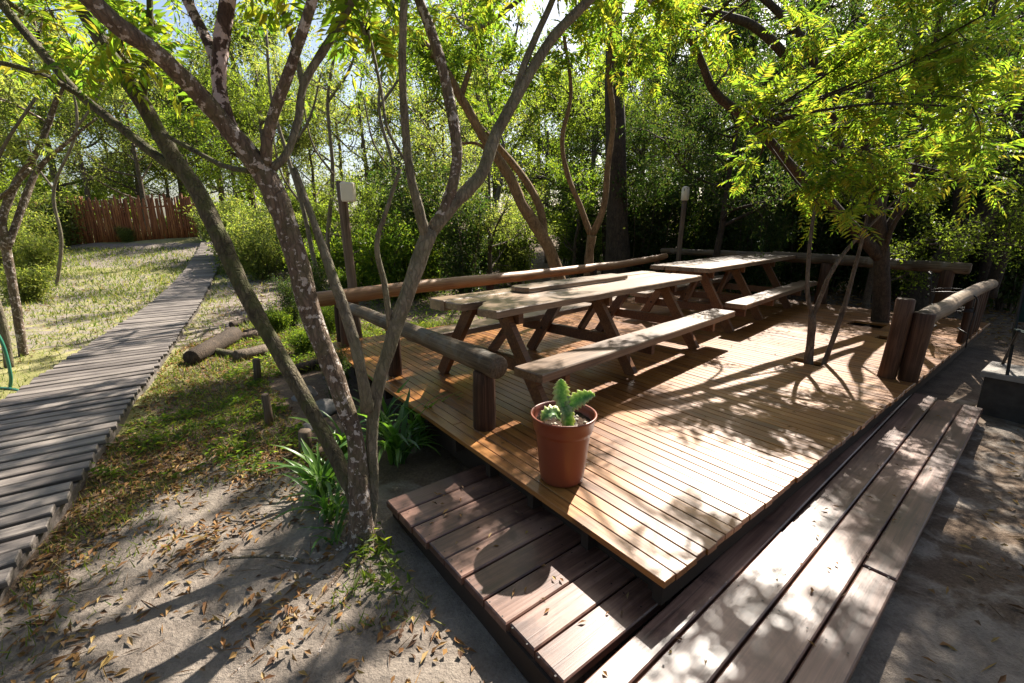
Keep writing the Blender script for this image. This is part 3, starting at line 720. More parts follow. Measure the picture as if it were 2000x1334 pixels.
add('branch', [(510, 330, 2.38, 52), (440, 245, 2.30, 46), (385, 180, 2.20, 48), (300, 100, 2.05, 52), (220, 40, 1.95, 58), (140, -40, 1.88, 62), (40, -150, 1.8, 60)], bmain, ft, 104, 12)
add('branch', [(480, 300, 2.37, 40), (445, 240, 2.38, 38), (428, 170, 2.40, 36), (432, 90, 2.42, 40), (445, 0, 2.44, 42), (455, -120, 2.46, 40)], bl, ft, 105, 12)
add('branch', [(428, 150, 2.41, 26), (405, 80, 2.50, 28), (370, 10, 2.58, 28), (330, -80, 2.66, 26)], bl, ft, 106, 10)
add('branch', [(520, 320, 2.37, 26), (523, 270, 2.36, 28), (540, 205, 2.34, 28), (575, 110, 2.30, 27), (610, 0, 2.26, 28), (640, -110, 2.22, 26)], bmain, ft, 107, 10)
add('branch', [(530, 330, 2.40, 20), (560, 300, 2.46, 18), (582, 235, 2.54, 18), (595, 160, 2.60, 20), (650, 70, 2.66, 20), (695, -10, 2.70, 21), (745, -110, 2.76, 20)], bg_, ft, 108, 9)
add('branch', [(590, 165, 2.60, 14), (575, 90, 2.72, 15), (555, 30, 2.8, 16), (530, -60, 2.9, 15)], bg_, ft, 109, 8)
add('branch', [(345, 330, 2.90, 28), (300, 300, 2.94, 26), (225, 240, 3.02, 24), (150, 180, 3.10, 24), (80, 100, 3.18, 26), (10, 15, 3.24, 28), (-60, -90, 3.3, 26)], bm, ft, 110, 10)
add('branch', [(180, 200, 3.08, 18), (110, 160, 3.0, 18), (50, 135, 2.95, 17), (-20, 118, 2.9, 16)], bm, ft, 111, 8)
add('branch', [(275, 200, 2.97, 26), (285, 130, 2.98, 22), (292, 60, 3.0, 18), (292, -40, 3.0, 16)], bm, ft, 112, 9)
add('branch', [(490, 335, 2.40, 14), (440, 325, 2.55, 13), (390, 300, 2.7, 13), (320, 262, 2.85, 12)], bm, ft, 113, 7)
add('branch', [(838, 455, 2.68, 26), (872, 400, 2.72, 25), (892, 320, 2.76, 24), (886, 240, 2.80, 26), (868, 150, 2.84, 27), (845, 70, 2.88, 27), (812, -20, 2.92, 27), (780, -120, 2.95, 25)], M['bark_main'], ft, 114, 10)
add('branch', [(832, 460, 2.66, 26), (818, 410, 2.62, 22), (800, 330, 2.60, 20), (790, 230, 2.58, 20), (786, 120, 2.56, 20), (790, -10, 2.54, 20), (800, -120, 2.52, 18)], bg_, ft, 115, 10)
add('branch', [(842, 452, 2.68, 30), (895, 390, 2.76, 30), (940, 340, 2.84, 29), (970, 260, 2.94, 28), (1020, 170, 3.04, 26), (1075, 80, 3.14, 25), (1140, 10, 3.2, 25), (1230, -80, 3.3, 22)], bg_, ft, 116, 10)
add('branch', [(1000, 205, 3.0, 18), (1030, 110, 3.1, 17), (1075, 10, 3.2, 17), (1110, -80, 3.3, 15)], bg_, ft, 117, 8)
add('branch', [(717, 800, 2.40, 30), (712, 760, 2.36, 26), (690, 660, 2.36, 24), (650, 540, 2.40, 22), (615, 440, 2.46, 18), (575, 330, 2.56, 14)], bg_, ft, 118, 9)
add('branch', [(762, 640, 2.54, 14), (752, 560, 2.52, 13), (736, 480, 2.50, 12), (755, 410, 2.50, 10), (782, 330, 2.52, 8)], bg_, ft, 119, 7)
add('branch', [(810, 340, 2.60, 8), (760, 260, 2.7, 8), (745, 180, 2.8, 8), (720, 60, 2.9, 8)], bg_, ft, 120, 6)
for k, (pts) in enumerate(([(690, 1060), (620, 1100), (540, 1090), (430, 1092), (320, 1108), (235, 1125)], [(700, 1070), (640, 1130), (560, 1115), (500, 1098)], [(705, 1075), (610, 1180), (520, 1260), (430, 1330)], [(715, 1075), (690, 1150), (640, 1240), (600, 1330)])):
    P = np.array([hit(u, v) for u, v in pts]); P[:, 2] = gz(P[:, 0], P[:, 1]) + und(P[:, 0], P[:, 1]) - .004
    g = Geo(); Ps, rs = spline(P, np.linspace(.022 if k == 0 else .014, .004, len(P)), 6); g.tube(Ps, rs, 7, np.random.default_rng(k), .18); child('root', g.mesh('root', True), M['bark_main'], ft, (0, 0, 0))
rng = np.random.default_rng(11)
tips = np.concatenate([p[-6:] for p in Ax] + [T1[30:], Ax[9]])
bl_ = []
for (u, v, Y, r_, n_) in ((230, 100, 2.7, .28, 3), (60, -160, 3.2, .8, 10), (350, -260, 2.6, .7, 12), (160, -420, 2.9, .9, 14), (560, -260, 2.5, .7, 12), (760, -260, 2.9, .7, 12), (1000, -200, 3.3, .7, 12), (700, 20, 3.2, .45, 4), (-100, 60, 3.4, .6, 8), (120, 40, 3.6, .5, 4), (1230, -150, 3.6, .7, 12), (330, 70, 3.2, .35, 2), (900, -420, 3.0, .9, 14)):
    bl_.append((at(u, v, Y), r_, n_))
for c_, r_, n_ in (((-.2, 5.66, 4.0), .75, 12), ((.1, 4.9, 4.1), .7, 12), ((-.8, 6.3, 4.1), .8, 12), ((1.5, 5.4, 4.0), .55, 8), ((1.9, 7.2, 4.6), .7, 11), ((1.0, 6.4, 4.3), .6, 9), ((-1.2, 4.6, 3.6), .7, 10)): bl_.append((np.array(c_), r_, n_))  # crown blobs added above the view to shade sand and left deck
tw, cw = crown(rng, tips, bl_, 'pinnate', PIN)
child('twigs', tw, M['bark_grey'], ft, (0, 0, 0), kind='stuff'); child('crown', cw, M['leaf_bright'], ft, (0, 0, 0), kind='stuff')

# ------------------------------------------------------------------ other hand-placed trees
def hand_tree(label, base, limbs, blobs, bmat, lmat, seed, kind='pinnate', lp=PIN, group=None, twig=.007):
    t = thing('tree', base, 0, label=label, category='tree')
    if group: t['group'] = group
    ends = []; nm = 'trunk'
    for k, pts in enumerate(limbs):
        P0, r0 = wpath(pts); g0 = float(gz(P0[0][0], P0[0][1]))
        if k == 0 and P0[0][2] > g0 - .03:      # carry the foot of the trunk into the soil
            P0 = np.vstack([[P0[0][0], P0[0][1], g0 - .06], P0]); r0 = np.concatenate([[r0[0] * 1.15], r0])
        P, r_ = limb('trunk' if k == 0 else 'branch', np.column_stack([P0, r0]), bmat, t, seed + k, 10, 6, world=True); ends.append(P[len(P) // 2:])
    rg = np.random.default_rng(seed)
    if blobs:
        tw, cw = crown(rg, np.concatenate(ends), [(at(u, v, Y), r_, n_) for u, v, Y, r_, n_ in blobs], kind, lp, twig)
        child('twigs', tw, bmat, t, (0, 0, 0), kind='stuff'); child('crown', cw, lmat, t, (0, 0, 0), kind='stuff')
    return t
SIM = dict(per=34, ll=.07, lw=.032, spread=.05)
# left lawn trees
h1 = hit(45, 695)
Yl = float(h1[1])
hand_tree('small leaning tree with pale forked trunk on the lawn at the left edge', h1,
    [[(48, 700, Yl, 24), (35, 620, Yl, 23), (22, 540, Yl, 24), (12, 485, Yl, 24), (6, 440, Yl, 18)],
     [(12, 490, Yl, 24), (5, 430, Yl, 22), (30, 360, Yl + .1, 20), (70, 300, Yl + .1, 18), (95, 240, Yl + .2, 16), (112, 190, Yl + .2, 13)],
     [(14, 485, Yl, 20), (45, 400, Yl + .2, 20), (75, 330, Yl + .4, 16), (140, 270, Yl + .5, 9), (190, 230, Yl + .6, 6)],
     [(60, 330, Yl, 12), (20, 370, Yl, 12), (-20, 400, Yl, 12)], [(112, 195, Yl, 10), (85, 110, Yl, 9), (60, 20, Yl, 8)], [(112, 195, Yl, 10), (150, 120, Yl, 9), (200, 60, Yl, 8)]],
    [(80, 60, Yl, .8, 10), (-40, 180, Yl, .8, 12), (190, 130, Yl + .4, .6, 7), (40, -120, Yl, .9, 14), (-120, 20, Yl, .9, 12)], M['bark_main'], M['leaf_pale'], 210)
h2 = hit(15, 715); Y2_ = float(h2[1])
hand_tree('slim bent tree beside the green hose at the left edge', h2,
    [[(18, 720, Y2_, 22), (6, 640, Y2_, 22), (-20, 540, Y2_, 20), (-45, 400, Y2_, 18)], [(-40, 420, Y2_, 12), (0, 300, Y2_ + .1, 10), (70, 190, Y2_ + .2, 8)]], [(-80, 250, Y2_, .7, 10)], M['bark_grey'], M['leaf_pale'], 220)
# pair behind the rear railing
hand_tree('tan-barked tree leaning left behind the rear railing', (*at(1090, 560, 8.9)[:2], GZ),
    [[(1094, 575, 8.9, 34), (1086, 525, 8.9, 27), (1062, 465, 8.9, 26), (1020, 400, 8.9, 24), (995, 345, 8.9, 22), (945, 270, 8.8, 20), (900, 190, 8.7, 21), (850, 110, 8.5, 22), (780, 40, 8.3, 20), (740, -30, 8.2, 18)],
     [(1064, 470, 8.95, 18), (1052, 400, 9.1, 17), (1010, 330, 9.2, 15), (930, 240, 9.3, 13)], [(900, 190, 8.7, 14), (925, 110, 8.8, 13), (950, 20, 8.9, 12)], [(995, 345, 8.9, 8), (940, 285, 9, 8), (900, 280, 9, 6)]],
    [(760, 30, 8.3, 1.0, 22), (930, 40, 8.8, .9, 20), (860, 150, 8.7, .7, 12), (1010, 150, 9, .8, 16), (830, -130, 8.5, 1.3, 26), (960, -150, 8.5, 1.3, 26), (980, 240, 9.2, .5, 6)], M['bark_warm'], M['leaf_green'], 230, lp=dict(per=5, L=.28, pairs=6, ll=.10, lw=.036))
hand_tree('tan-barked twin-stemmed tree forking low behind the rear railing', (*at(1150, 560, 9.2)[:2], GZ),
    [[(1146, 575, 9.2, 26), (1150, 525, 9.2, 21), (1152, 490, 9.2, 19), (1156, 460, 9.2, 20)], [(1156, 462, 9.2, 15), (1180, 400, 9.2, 14), (1186, 330, 9.2, 13), (1198, 240, 9.2, 13), (1190, 140, 9.2, 12), (1200, 0, 9.2, 11)],
     [(1154, 460, 9.2, 13), (1132, 400, 9.2, 12), (1108, 340, 9.2, 11), (1098, 270, 9.2, 10), (1115, 180, 9.2, 9), (1100, 60, 9.2, 8)]],
    [(1150, 60, 9.2, .8, 18), (1240, 110, 9.0, .8, 20), (1090, 110, 9.2, .7, 12), (1180, -120, 9.0, 1.2, 26), (1290, 20, 9, .8, 16)], M['bark_warm'], M['leaf_bright'], 240, lp=dict(per=5, L=.28, pairs=6, ll=.10, lw=.036))
hand_tree('thick dark straight trunk rising behind the rear railing', (*at(1205, 540, 12.0)[:2], float(gz(2.9, 12))),
    [[(1206, 560, 12, 64), (1206, 480, 12, 52), (1205, 380, 12, 48), (1202, 250, 12, 46), (1200, 120, 12, 44), (1200, -40, 12, 40), (1196, -250, 12, 34)], [(1202, 160, 12, 16), (1260, 80, 12, 14), (1330, 20, 12, 12)], [(1200, 100, 12, 14), (1150, 30, 12, 12), (1110, -60, 12, 10)]],
    [(1340, -20, 12, 1.3, 30), (1090, -120, 12, 1.3, 30), (1200, -300, 12, 1.8, 40)], M['bark_dark'], M['leaf_wood'], 250, 'simple', SIM)
# trees through and beside the deck on the right
tr = AB(-1.13, 6.85)
hand_tree('forked tree growing through the deck on the right with bright feathery leaves', (*tr[:2], GZ),
    [[(1716, 690, 6.95, 48), (1718, 640, 6.95, 42), (1722, 560, 6.95, 38), (1720, 480, 6.95, 38), (1712, 420, 6.95, 34), (1700, 360, 6.9, 30), (1690, 280, 6.9, 28), (1700, 180, 6.9, 20)],
     [(1716, 500, 6.95, 32), (1680, 460, 6.9, 28), (1610, 385, 6.7, 26), (1545, 325, 6.5, 24), (1470, 240, 6.3, 24), (1400, 185, 6.2, 22), (1365, 110, 6.1, 20), (1340, 60, 6.0, 19), (1300, 40, 6.0, 16)],
     [(1722, 470, 6.95, 26), (1760, 400, 6.9, 24), (1800, 300, 6.8, 22), (1820, 160, 6.7, 18), (1840, 0, 6.6, 15)],
     [(1712, 420, 6.9, 24), (1660, 330, 7.0, 20), (1600, 190, 7.1, 26), (1540, 115, 7.1, 26), (1470, 50, 7.1, 24), (1380, 22, 7.1, 18), (1320, 0, 7.1, 12)],
     [(1640, 260, 7.0, 18), (1585, 110, 7.1, 22), (1545, 50, 7.1, 20), (1485, -10, 7.1, 20)],
     [(1725, 500, 6.9, 14), (1745, 440, 6.8, 12), (1790, 380, 6.6, 9)]],
    [(1620, 170, 6.1, 0.45, 6), (1560, 260, 5.1, 0.38, 5), (1500, 200, 5.8, 0.36, 4), (1700, 250, 5.7, 0.43, 3), (1650, 330, 4.9, 0.38, 3), (1740, 330, 5.0, 0.36, 3), (1600, 400, 5.9, 0.31, 2), (1690, 400, 4.7, 0.29, 2), (1770, 180, 5.2, 0.43, 6), (1830, 260, 5.3, 0.41, 6), (1850, 90, 4.7, 0.50, 7), (1920, 30, 4.6, 0.50, 7), (1960, 150, 5.0, 0.41, 6), (1900, 210, 4.3, 0.38, 5), (1860, 340, 4.7, 0.31, 4), (1950, 330, 5.1, 0.32, 3), (1700, 90, 5.7, 0.50, 6), (1590, 60, 6.4, 0.50, 5), (1420, 120, 6.7, 0.41, 4), (1350, 60, 5.7, 0.45, 5), (1780, 20, 5.6, 0.54, 6), (1470, 330, 6.9, 0.27, 3), (1733, -150, 5.0, .7, 16), (1830, -70, 5.7, .7, 14), (1740, -120, 4.4, .6, 14), (1800, -130, 6.3, .7, 14), (1880, -200, 4.9, .7, 14)], M['bark_dark'], M['leaf_bright'], 260, lp=dict(per=6, L=.30, pairs=8, ll=.092, lw=.023))  # last five blobs added above the view to shade the right-hand ground
hand_tree('massive dark tree leaning right beyond the handrail at the right edge', (*at(1790, 615, 9.4)[:2], float(gz(8, 9.4))),
    [[(1775, 640, 9.4, 70), (1800, 570, 9.4, 62), (1850, 500, 9.3, 60), (1905, 440, 9.2, 60), (1960, 370, 9.1, 56), (2040, 280, 9.0, 50), (2120, 150, 8.9, 40)],
     [(1850, 500, 9.3, 40), (1875, 420, 9.4, 40), (1880, 320, 9.5, 38), (1890, 200, 9.6, 34), (1930, 60, 9.7, 30), (1960, -80, 9.8, 24)],
     [(1880, 330, 9.5, 22), (1800, 200, 9.6, 20), (1790, 60, 9.7, 16)], [(1930, 580, 8.6, 34), (1965, 480, 8.5, 30), (2010, 400, 8.4, 26)], [(1810, 560, 9.4, 24), (1745, 500, 9.6, 20), (1690, 420, 9.8, 14)]],
    [(1900, 80, 9.6, 1.1, 16), (1800, 60, 9.8, 1.0, 14), (2000, 250, 9.0, 1.0, 18), (1950, 150, 9.2, 1.0, 14), (2100, 80, 8.6, 1.3, 24), (2050, -150, 9.2, 1.4, 20), (1780, 30, 7.9, .8, 16), (1900, -20, 7.8, .9, 18), (1980, 60, 7.6, .8, 16), (2060, 0, 7.4, .9, 16), (1700, -60, 8.2, .8, 12), (2250, -80, 8.0, 1.6, 36), (1960, 420, 9.6, .7, 14), (1780, 420, 10.2, .8, 16)], M['bark_dark'], M['leaf_dark'], 270, 'simple', SIM)
for k, (lab, st_) in enumerate((('thin pale sapling just left of the box lamp post', [(655, 590, 7.2, 11), (640, 480, 7.2, 10), (650, 340, 7.1, 9), (640, 200, 7.0, 8), (655, 80, 6.9, 7), (640, -40, 6.8, 5)]),
        ('thin dark sapling right of the main leaning trunk', [(635, 600, 6.4, 12), (612, 500, 6.4, 11), (590, 400, 6.4, 10), (560, 300, 6.5, 9), (530, 190, 6.6, 8), (520, 60, 6.7, 6)]),
        ('thin grey sapling standing between lamp post and rear railing', [(770, 570, 8.2, 10), (745, 460, 8.2, 9), (770, 340, 8.2, 8), (740, 210, 8.2, 8), (760, 60, 8.2, 6)]),
        ('thin curved sapling behind the rear railing near its middle', [(985, 540, 9.8, 11), (965, 430, 9.8, 10), (985, 300, 9.8, 9), (950, 180, 9.8, 8), (965, 30, 9.8, 7)]),
        ('thin crooked sapling at the margin of the lawn on the far left', [(110, 560, 9.0, 9), (120, 470, 9.0, 9), (105, 370, 9.0, 8), (150, 250, 9.0, 7), (130, 120, 9.0, 6)]))):
    y_ = float(hit(*st_[0][:2])[1]) - st_[0][2]; st_ = [(p[0], p[1], p[2] + y_, p[3]) for p in st_]; b_ = at(*st_[0][:3]); e_ = st_[-1]; m_ = st_[3]
    hand_tree(lab, (b_[0], b_[1], float(gz(b_[0], b_[1]))), [st_, [(m_[0], m_[1], m_[2], 7), (m_[0] + 45, m_[1] - 70, m_[2] + .1, 6), (m_[0] + 70, m_[1] - 170, m_[2] + .2, 4)], [(st_[2][0], st_[2][1], m_[2], 6), (st_[2][0] - 40, st_[2][1] - 60, m_[2], 5), (st_[2][0] - 60, st_[2][1] - 150, m_[2], 3)]],
        [(e_[0], e_[1] + 40, e_[2], .5, 6), (m_[0] + 70, m_[1] - 150, m_[2] + .2, .45, 5), (st_[2][0] - 60, st_[2][1] - 140, m_[2], .4, 4)], M['bark_grey'], M['leaf_pale'] if k % 2 else M['leaf_bright'], 700 + 10 * k, lp=dict(per=4, L=.22, pairs=6, ll=.08, lw=.028), group='thin saplings', twig=.004)
# sapling in the square hole in the deck
sb = AB(-.9, 4.0)
hand_tree('slender twin-stemmed sapling rising through a square hole in the deck', (*sb[:2], GZ),
    [[(1578, 730, 4.78, 22), (1580, 700, 4.78, 20), (1585, 650, 4.78, 18), (1586, 615, 4.78, 17)], [(1586, 620, 4.78, 11), (1577, 570, 4.8, 9), (1580, 500, 4.85, 9), (1588, 430, 4.9, 8), (1600, 370, 5.0, 6)],
     [(1586, 620, 4.78, 11), (1605, 575, 4.75, 11), (1622, 535, 4.7, 10), (1652, 490, 4.7, 9), (1700, 440, 4.7, 7), (1750, 390, 4.7, 5)], [(1606, 720, 4.74, 12), (1628, 660, 4.74, 12), (1650, 595, 4.74, 11), (1672, 515, 4.74, 9), (1690, 440, 4.75, 7), (1700, 380, 4.8, 5)]],
    [(1620, 330, 4.9, .25, 5), (1720, 370, 4.7, .25, 5), (1590, 390, 4.9, .2, 3)], M['bark_bg'], M['leaf_bright'], 280, lp=dict(per=5, L=.2, pairs=6, ll=.07, lw=.026), twig=.004)

# ------------------------------------------------------------------ wood behind: tree and shrub kinds, then copies
def grow(rng, h, r0, limbs=7, subs=5, twigs=5, leaves=45, ll=.09, lw=.045, lean=.15, crown_lo=.35, clump=.16):
    tk = Geo(); n = 8; z = np.linspace(0, h * .8, n)
    tr = np.stack([np.cumsum(rng.normal(0, lean * .16, n)) * h / 6, np.cumsum(rng.normal(0, lean * .16, n)) * h / 6, z], 1); tr[0, :2] = 0
    P, r_ = spline(tr, np.linspace(r0, r0 * .35, n), 4); tk.tube(P, r_, 8, rng, .06)
    bs, ds = [], []
    for i in range(limbs):
        t = rng.uniform(crown_lo, 1.0); k = int(t * (len(P) - 1)); s = P[k]; az = i * 2.4 + rng.uniform(-.4, .4)
        ln = h * rng.uniform(.22, .42) * (1.15 - .5 * t); d = np.array([math.cos(az), math.sin(az), rng.uniform(.1, .9)])
        e = s + d * ln; m = (s + e) / 2 + rng.normal(0, .07 * ln, 3)
        Pl, rl = spline([s, m, e], [r_[k] * .55, r_[k] * .38, .012], 5); tk.tube(Pl, rl, 6, rng, .05, False)
        for j in range(subs):
            s2 = Pl[rng.integers(3, len(Pl))]; d2 = d * .5 + rdir(rng, 1)[0] + [0, 0, .2]; e2 = s2 + d2 * ln * rng.uniform(.25, .5)
            P2, r2 = spline([s2, (s2 + e2) / 2 + rng.normal(0, .05 * ln, 3), e2], [.022, .016, .010], 3); tk.tube(P2, r2, 4, None, 0, False)
            for q in range(twigs):
                s3 = P2[rng.integers(2, len(P2))]; e3 = s3 + (d2 * .3 + rdir(rng, 1)[0]) * ln * rng.uniform(.15, .34)
                tk.tube(np.array([s3, (s3 + e3) / 2 + rng.normal(0, .03, 3), e3]), [.010, .008, .004], 3, None, 0, False)
                t3 = rng.uniform(.15, 1.05, leaves)[:, None]; bs.append(s3 + (e3 - s3) * t3 + rng.normal(0, clump, (leaves, 3))); ds.append((e3 - s3) / ln + rdir(rng, leaves) * 1.0)
    Bp = np.concatenate(bs); D = np.concatenate(ds); n_ = len(Bp)
    V, T = leaf_arrays(Bp, D, np.array([0, 0, 1.0]) + rng.normal(0, .8, (n_, 3)), ll * rng.uniform(.6, 1.3, n_), lw * rng.uniform(.7, 1.2, n_))
    return tk.mesh('trunk', True), mesh_np('crown', V, T)
def bush(rng, h, stems=14, twigs=7, leaves=60, ll=.08, lw=.04, w=.6, clump=.10):
    tk = Geo(); bs, ds = [], []
    for i in range(stems):
        az = rng.uniform(0, 6.28); e = np.array([math.cos(az) * w * rng.uniform(.2, 1), math.sin(az) * w * rng.uniform(.2, 1), h * rng.uniform(.6, 1)])
        s = np.array([math.cos(az) * .12, math.sin(az) * .12, 0]); P, r_ = spline([s, (s + e) / 2 + rng.normal(0, .08, 3), e], [.016, .011, .005], 5); tk.tube(P, r_, 4, None, 0, False)
        for q in range(twigs):
            s3 = P[rng.integers(2, len(P))]; e3 = s3 + rdir(rng, 1)[0] * rng.uniform(.2, .5) + [0, 0, .08]
            tk.tube(np.array([s3, (s3 + e3) / 2 + rng.normal(0, .02, 3), e3]), [.005, .004, .002], 3, None, 0, False)
            t3 = rng.uniform(.1, 1.05, leaves)[:, None]; bs.append(s3 + (e3 - s3) * t3 + rng.normal(0, clump, (leaves, 3))); ds.append((e3 - s3) * 1.2 + rdir(rng, leaves))
    Bp = np.concatenate(bs); Bp[:, 2] = np.abs(Bp[:, 2]); D = np.concatenate(ds); n_ = len(Bp)
    V, T = leaf_arrays(Bp, D, np.array([0, 0, 1.0]) + rng.normal(0, .8, (n_, 3)), ll * rng.uniform(.6, 1.3, n_), lw * rng.uniform(.7, 1.2, n_))
    return tk.mesh('stems', True), mesh_np('crown', V, T)
kinds = []
for k, (h, r_, lf, mat) in enumerate(((7.5, .13, 42, 'leaf_wood'), (6.5, .10, 40, 'leaf_green'), (8.5, .16, 44, 'leaf_dark'), (6.0, .09, 36, 'leaf_pale'), (7.0, .11, 40, 'leaf_wood'), (7.5, .12, 34, 'leaf_pale'))):
    tk, cr = grow(np.random.default_rng(300 + k), h, r_, 9, 5, 5, lf - 4, .110, .050, .2, .22, .14)
    tk.materials.append(M['bark_bg'] if k != 2 else M['bark_dark']); cr.materials.append(M[mat]); kinds.append((tk, cr))
bkinds = []
for k, (h, mat) in enumerate(((2.0, 'leaf_wood'), (1.5, 'leaf_green'), (2.5, 'leaf_dark'), (1.7, 'leaf_pale'), (1.1, 'leaf_pale'))):
    tk, cr = bush(np.random.default_rng(330 + k), h, 15, 7, 70, .085, .04, .75 if h > 1.2 else .5, .12)
    tk.materials.append(M['bark_bg']); cr.materials.append(M[mat]); bkinds.append((tk, cr))
rnd = random.Random(21)
LOOK = {'tree': ('olive-leaved', 'fresh green', 'dark-crowned', 'pale slender', 'yellow-flecked', 'pale feathery'), 'shrub': ('olive-leaved', 'fresh green', 'dark', 'pale green', 'low pale')}
def where(x, y, wood):
    u = 1000 + FOC * x / max(.5, y * CP + (CAM_H + .3) * SP)
    side = 'at the far left' if u < 250 else 'left of centre' if u < 750 else 'near the middle' if u < 1150 else 'right of centre' if u < 1600 else 'at the far right'
    if y < 0: return ''
    if not wood: return side + (', farther back' if y > 26 else '')
    return side + (', close behind the deck' if y < 12.5 else ', in the second rank' if y < 17 else ', deeper in the wood' if y < 23 else ', at the back')
def plant(kind, x, y, sc, name, label, cat, group, lib):
    label = (LOOK[name][kind] + ' ' + label + ' ' + where(x, y, 'behind the' in group and 'viewer' not in group)).strip()
    t = thing(name, (x, y, float(gz(x, y)) - .02), rnd.uniform(0, 6.28), label=label, category=cat, group=group)
    t.scale = (sc, sc, sc * rnd.uniform(.92, 1.1))
    tk, cr = lib[kind]
    link('trunk' if name == 'tree' else 'stems', tk, None, t); link('crown', cr, None, t, kind='stuff')
def wood_tree(kind, x, y, sc, label, group): plant(kind, x, y, sc, 'tree', label, 'tree', group, kinds)
def shrub(kind, x, y, sc, label, group): plant(kind, x, y, sc, 'shrub', label, 'shrub', group, bkinds)
# rows of wood behind the deck, thinning to the left
for row, (d, n_) in enumerate(((11.5, 7), (14.5, 9), (18.5, 11), (24, 13), (31, 15))):
    for i in range(n_):
        az = R(-22 + (78 * (i + .5 + rnd.uniform(-.35, .35)) / n_)); dd = d * rnd.uniform(.92, 1.1)
        x, y = dd * math.sin(az), dd * math.cos(az)
        u = 1000 + 890 * x / (y * CP)
        if u < 620 and y < 22: continue
        if row == 0 and (1040 < u < 1250): y += 2.5
        if u < 1120 and row in (1, 2, 3) and rnd.random() < .38: continue
        kd = rnd.choice((0, 1, 4, 3, 5)) if u < 1150 else rnd.choice((0, 2, 2, 4, 1)) if row > 1 or u > 1600 else 2
        wood_tree(kd, x, y, (.58, .82, 1.1, 1.42, 1.8)[row] * rnd.uniform(.85, 1.1) * (.8 if u < 900 and row < 3 else 1), 'tree of the wood', 'trees of the wood behind the deck')
for i in range(40):
    az = R(rnd.uniform(-20, 56)); d = rnd.choice((10.6, 11.8, 13.5, 16, 20)) * rnd.uniform(.95, 1.08)
    x, y = d * math.sin(az), d * math.cos(az); u = 1000 + 890 * x / (y * CP)
    q = np.linalg.solve(np.array([A, B]).T, np.array([x, y]) - C0)
    if (-5.6 < q[0] < .8 and -.5 < q[1] < 9.6): continue
    if u < 500: continue
    if 1270 < u < 1380 and y < 14: continue
    if u > 1600 and y < 10.6: continue
    shrub(rnd.choice((0, 2, 2, 1)) if u < 1150 else rnd.choice((2, 2, 2, 0)), x, y, rnd.uniform(.8, 1.3), 'understorey shrub', 'understorey shrubs behind the deck')
for (u, Y, sc) in ((1235, 12.4, 1.2), (1290, 13.0, 1.4), (1385, 12.6, 1.35), (1440, 12.0, 1.2), (1500, 12.6, 1.4), (1560, 12.0, 1.3), (1620, 12.4, 1.5), (1690, 12.0, 1.4), (1760, 11.4, 1.3), (1850, 11.6, 1.5), (1930, 11.0, 1.4), (1990, 9.8, 1.3)):
    p = at(u, 520, Y); shrub(2, p[0], p[1], sc, 'thicket shrub behind the far railing', 'dark thicket behind the far railing')
# light shrubs between the boardwalk and the deck
for (u, v, kd, sc) in ((470, 505, 4, 1.2), (520, 520, 3, .9), (500, 490, 3, 1.1), (560, 500, 3, 1.2), (610, 530, 1, .8), (640, 500, 0, 1.0), (740, 515, 2, .8), (450, 480, 3, 1.3), (560, 470, 0, 1.3), (850, 530, 2, .75), (940, 520, 2, .8), (680, 560, 1, .5)):
    p = hit(u, v + 25); shrub(kd, p[0], p[1], sc, 'shrub right of the boardwalk', 'sunlit shrubs right of the boardwalk')
# trees and shrubs round the clearing and beyond the fence
for (u, Y, kd, sc) in ((90, 25, 3, 1.1), (230, 27, 0, 1.2), (330, 25, 5, 1.1), (430, 24, 1, 1.1), (560, 25, 0, 1.2), (20, 22, 5, 1.0), (380, 34, 3, 1.4), (140, 36, 0, 1.4), (500, 32, 4, 1.3), (640, 30, 3, 1.3), (-80, 17, 3, 1.0), (-160, 12, 5, .9), (280, 40, 5, 1.5), (330, 30, 3, 1.7), (180, 31, 5, 1.8), (470, 36, 5, 1.9), (560, 34, 3, 1.8), (60, 33, 3, 1.8), (400, 37, 5, 2.4), (470, 38, 3, 2.5), (530, 38, 5, 2.4), (310, 36, 3, 2.4), (590, 36, 4, 2.3)):
    x = (u - 1000) / 890 * Y * CP * 1.06; wood_tree(kd, x, Y, sc, 'tree round the clearing', 'trees round the clearing')
for (u, v, kd, sc) in ((60, 500, 3, 1.2), (110, 480, 4, 1.6), (20, 540, 3, 1.0), (90, 540, 4, .9), (60, 590, 4, .7), (150, 470, 1, .9), (20, 480, 0, 1.3), (430, 468, 4, 1.3), (340, 462, 4, .5), (250, 472, 4, .5)):
    p = hit(u, v); shrub(kd, p[0], p[1], sc, 'scrub at the lawn margin', 'scrub at the margin of the clearing')
for (u, v, kd, sc) in ((575, 640, 2, .35), (600, 690, 1, .3), (545, 650, 1, .3), (650, 650, 1, .35), (620, 610, 2, .4), (660, 780, 2, .22)):
    p = hit(u, v); shrub(kd, p[0], p[1], sc, 'weedy shrub by the log pile', 'weedy shrubs beside the deck')
for k, (x, y, sc) in enumerate(((-6.5, -3.5, 1.0), (-2.5, -4.5, 1.1), (1.5, -4.0, 1.0), (6.0, -4.0, 1.0), (9.5, -1.5, 1.0), (-10.0, -1.0, 1.0), (0, -7.5, 1.3), (6, -6, 1.3), (-6, -7, 1.3), (13, -.5, 1.0))):  # unseen trees added behind the camera to deepen the shade
    wood_tree((0, 4, 2, 0, 2, 4, 2, 0, 4, 2)[k], x, y, sc, 'tree standing behind the viewer', 'trees behind the viewer')
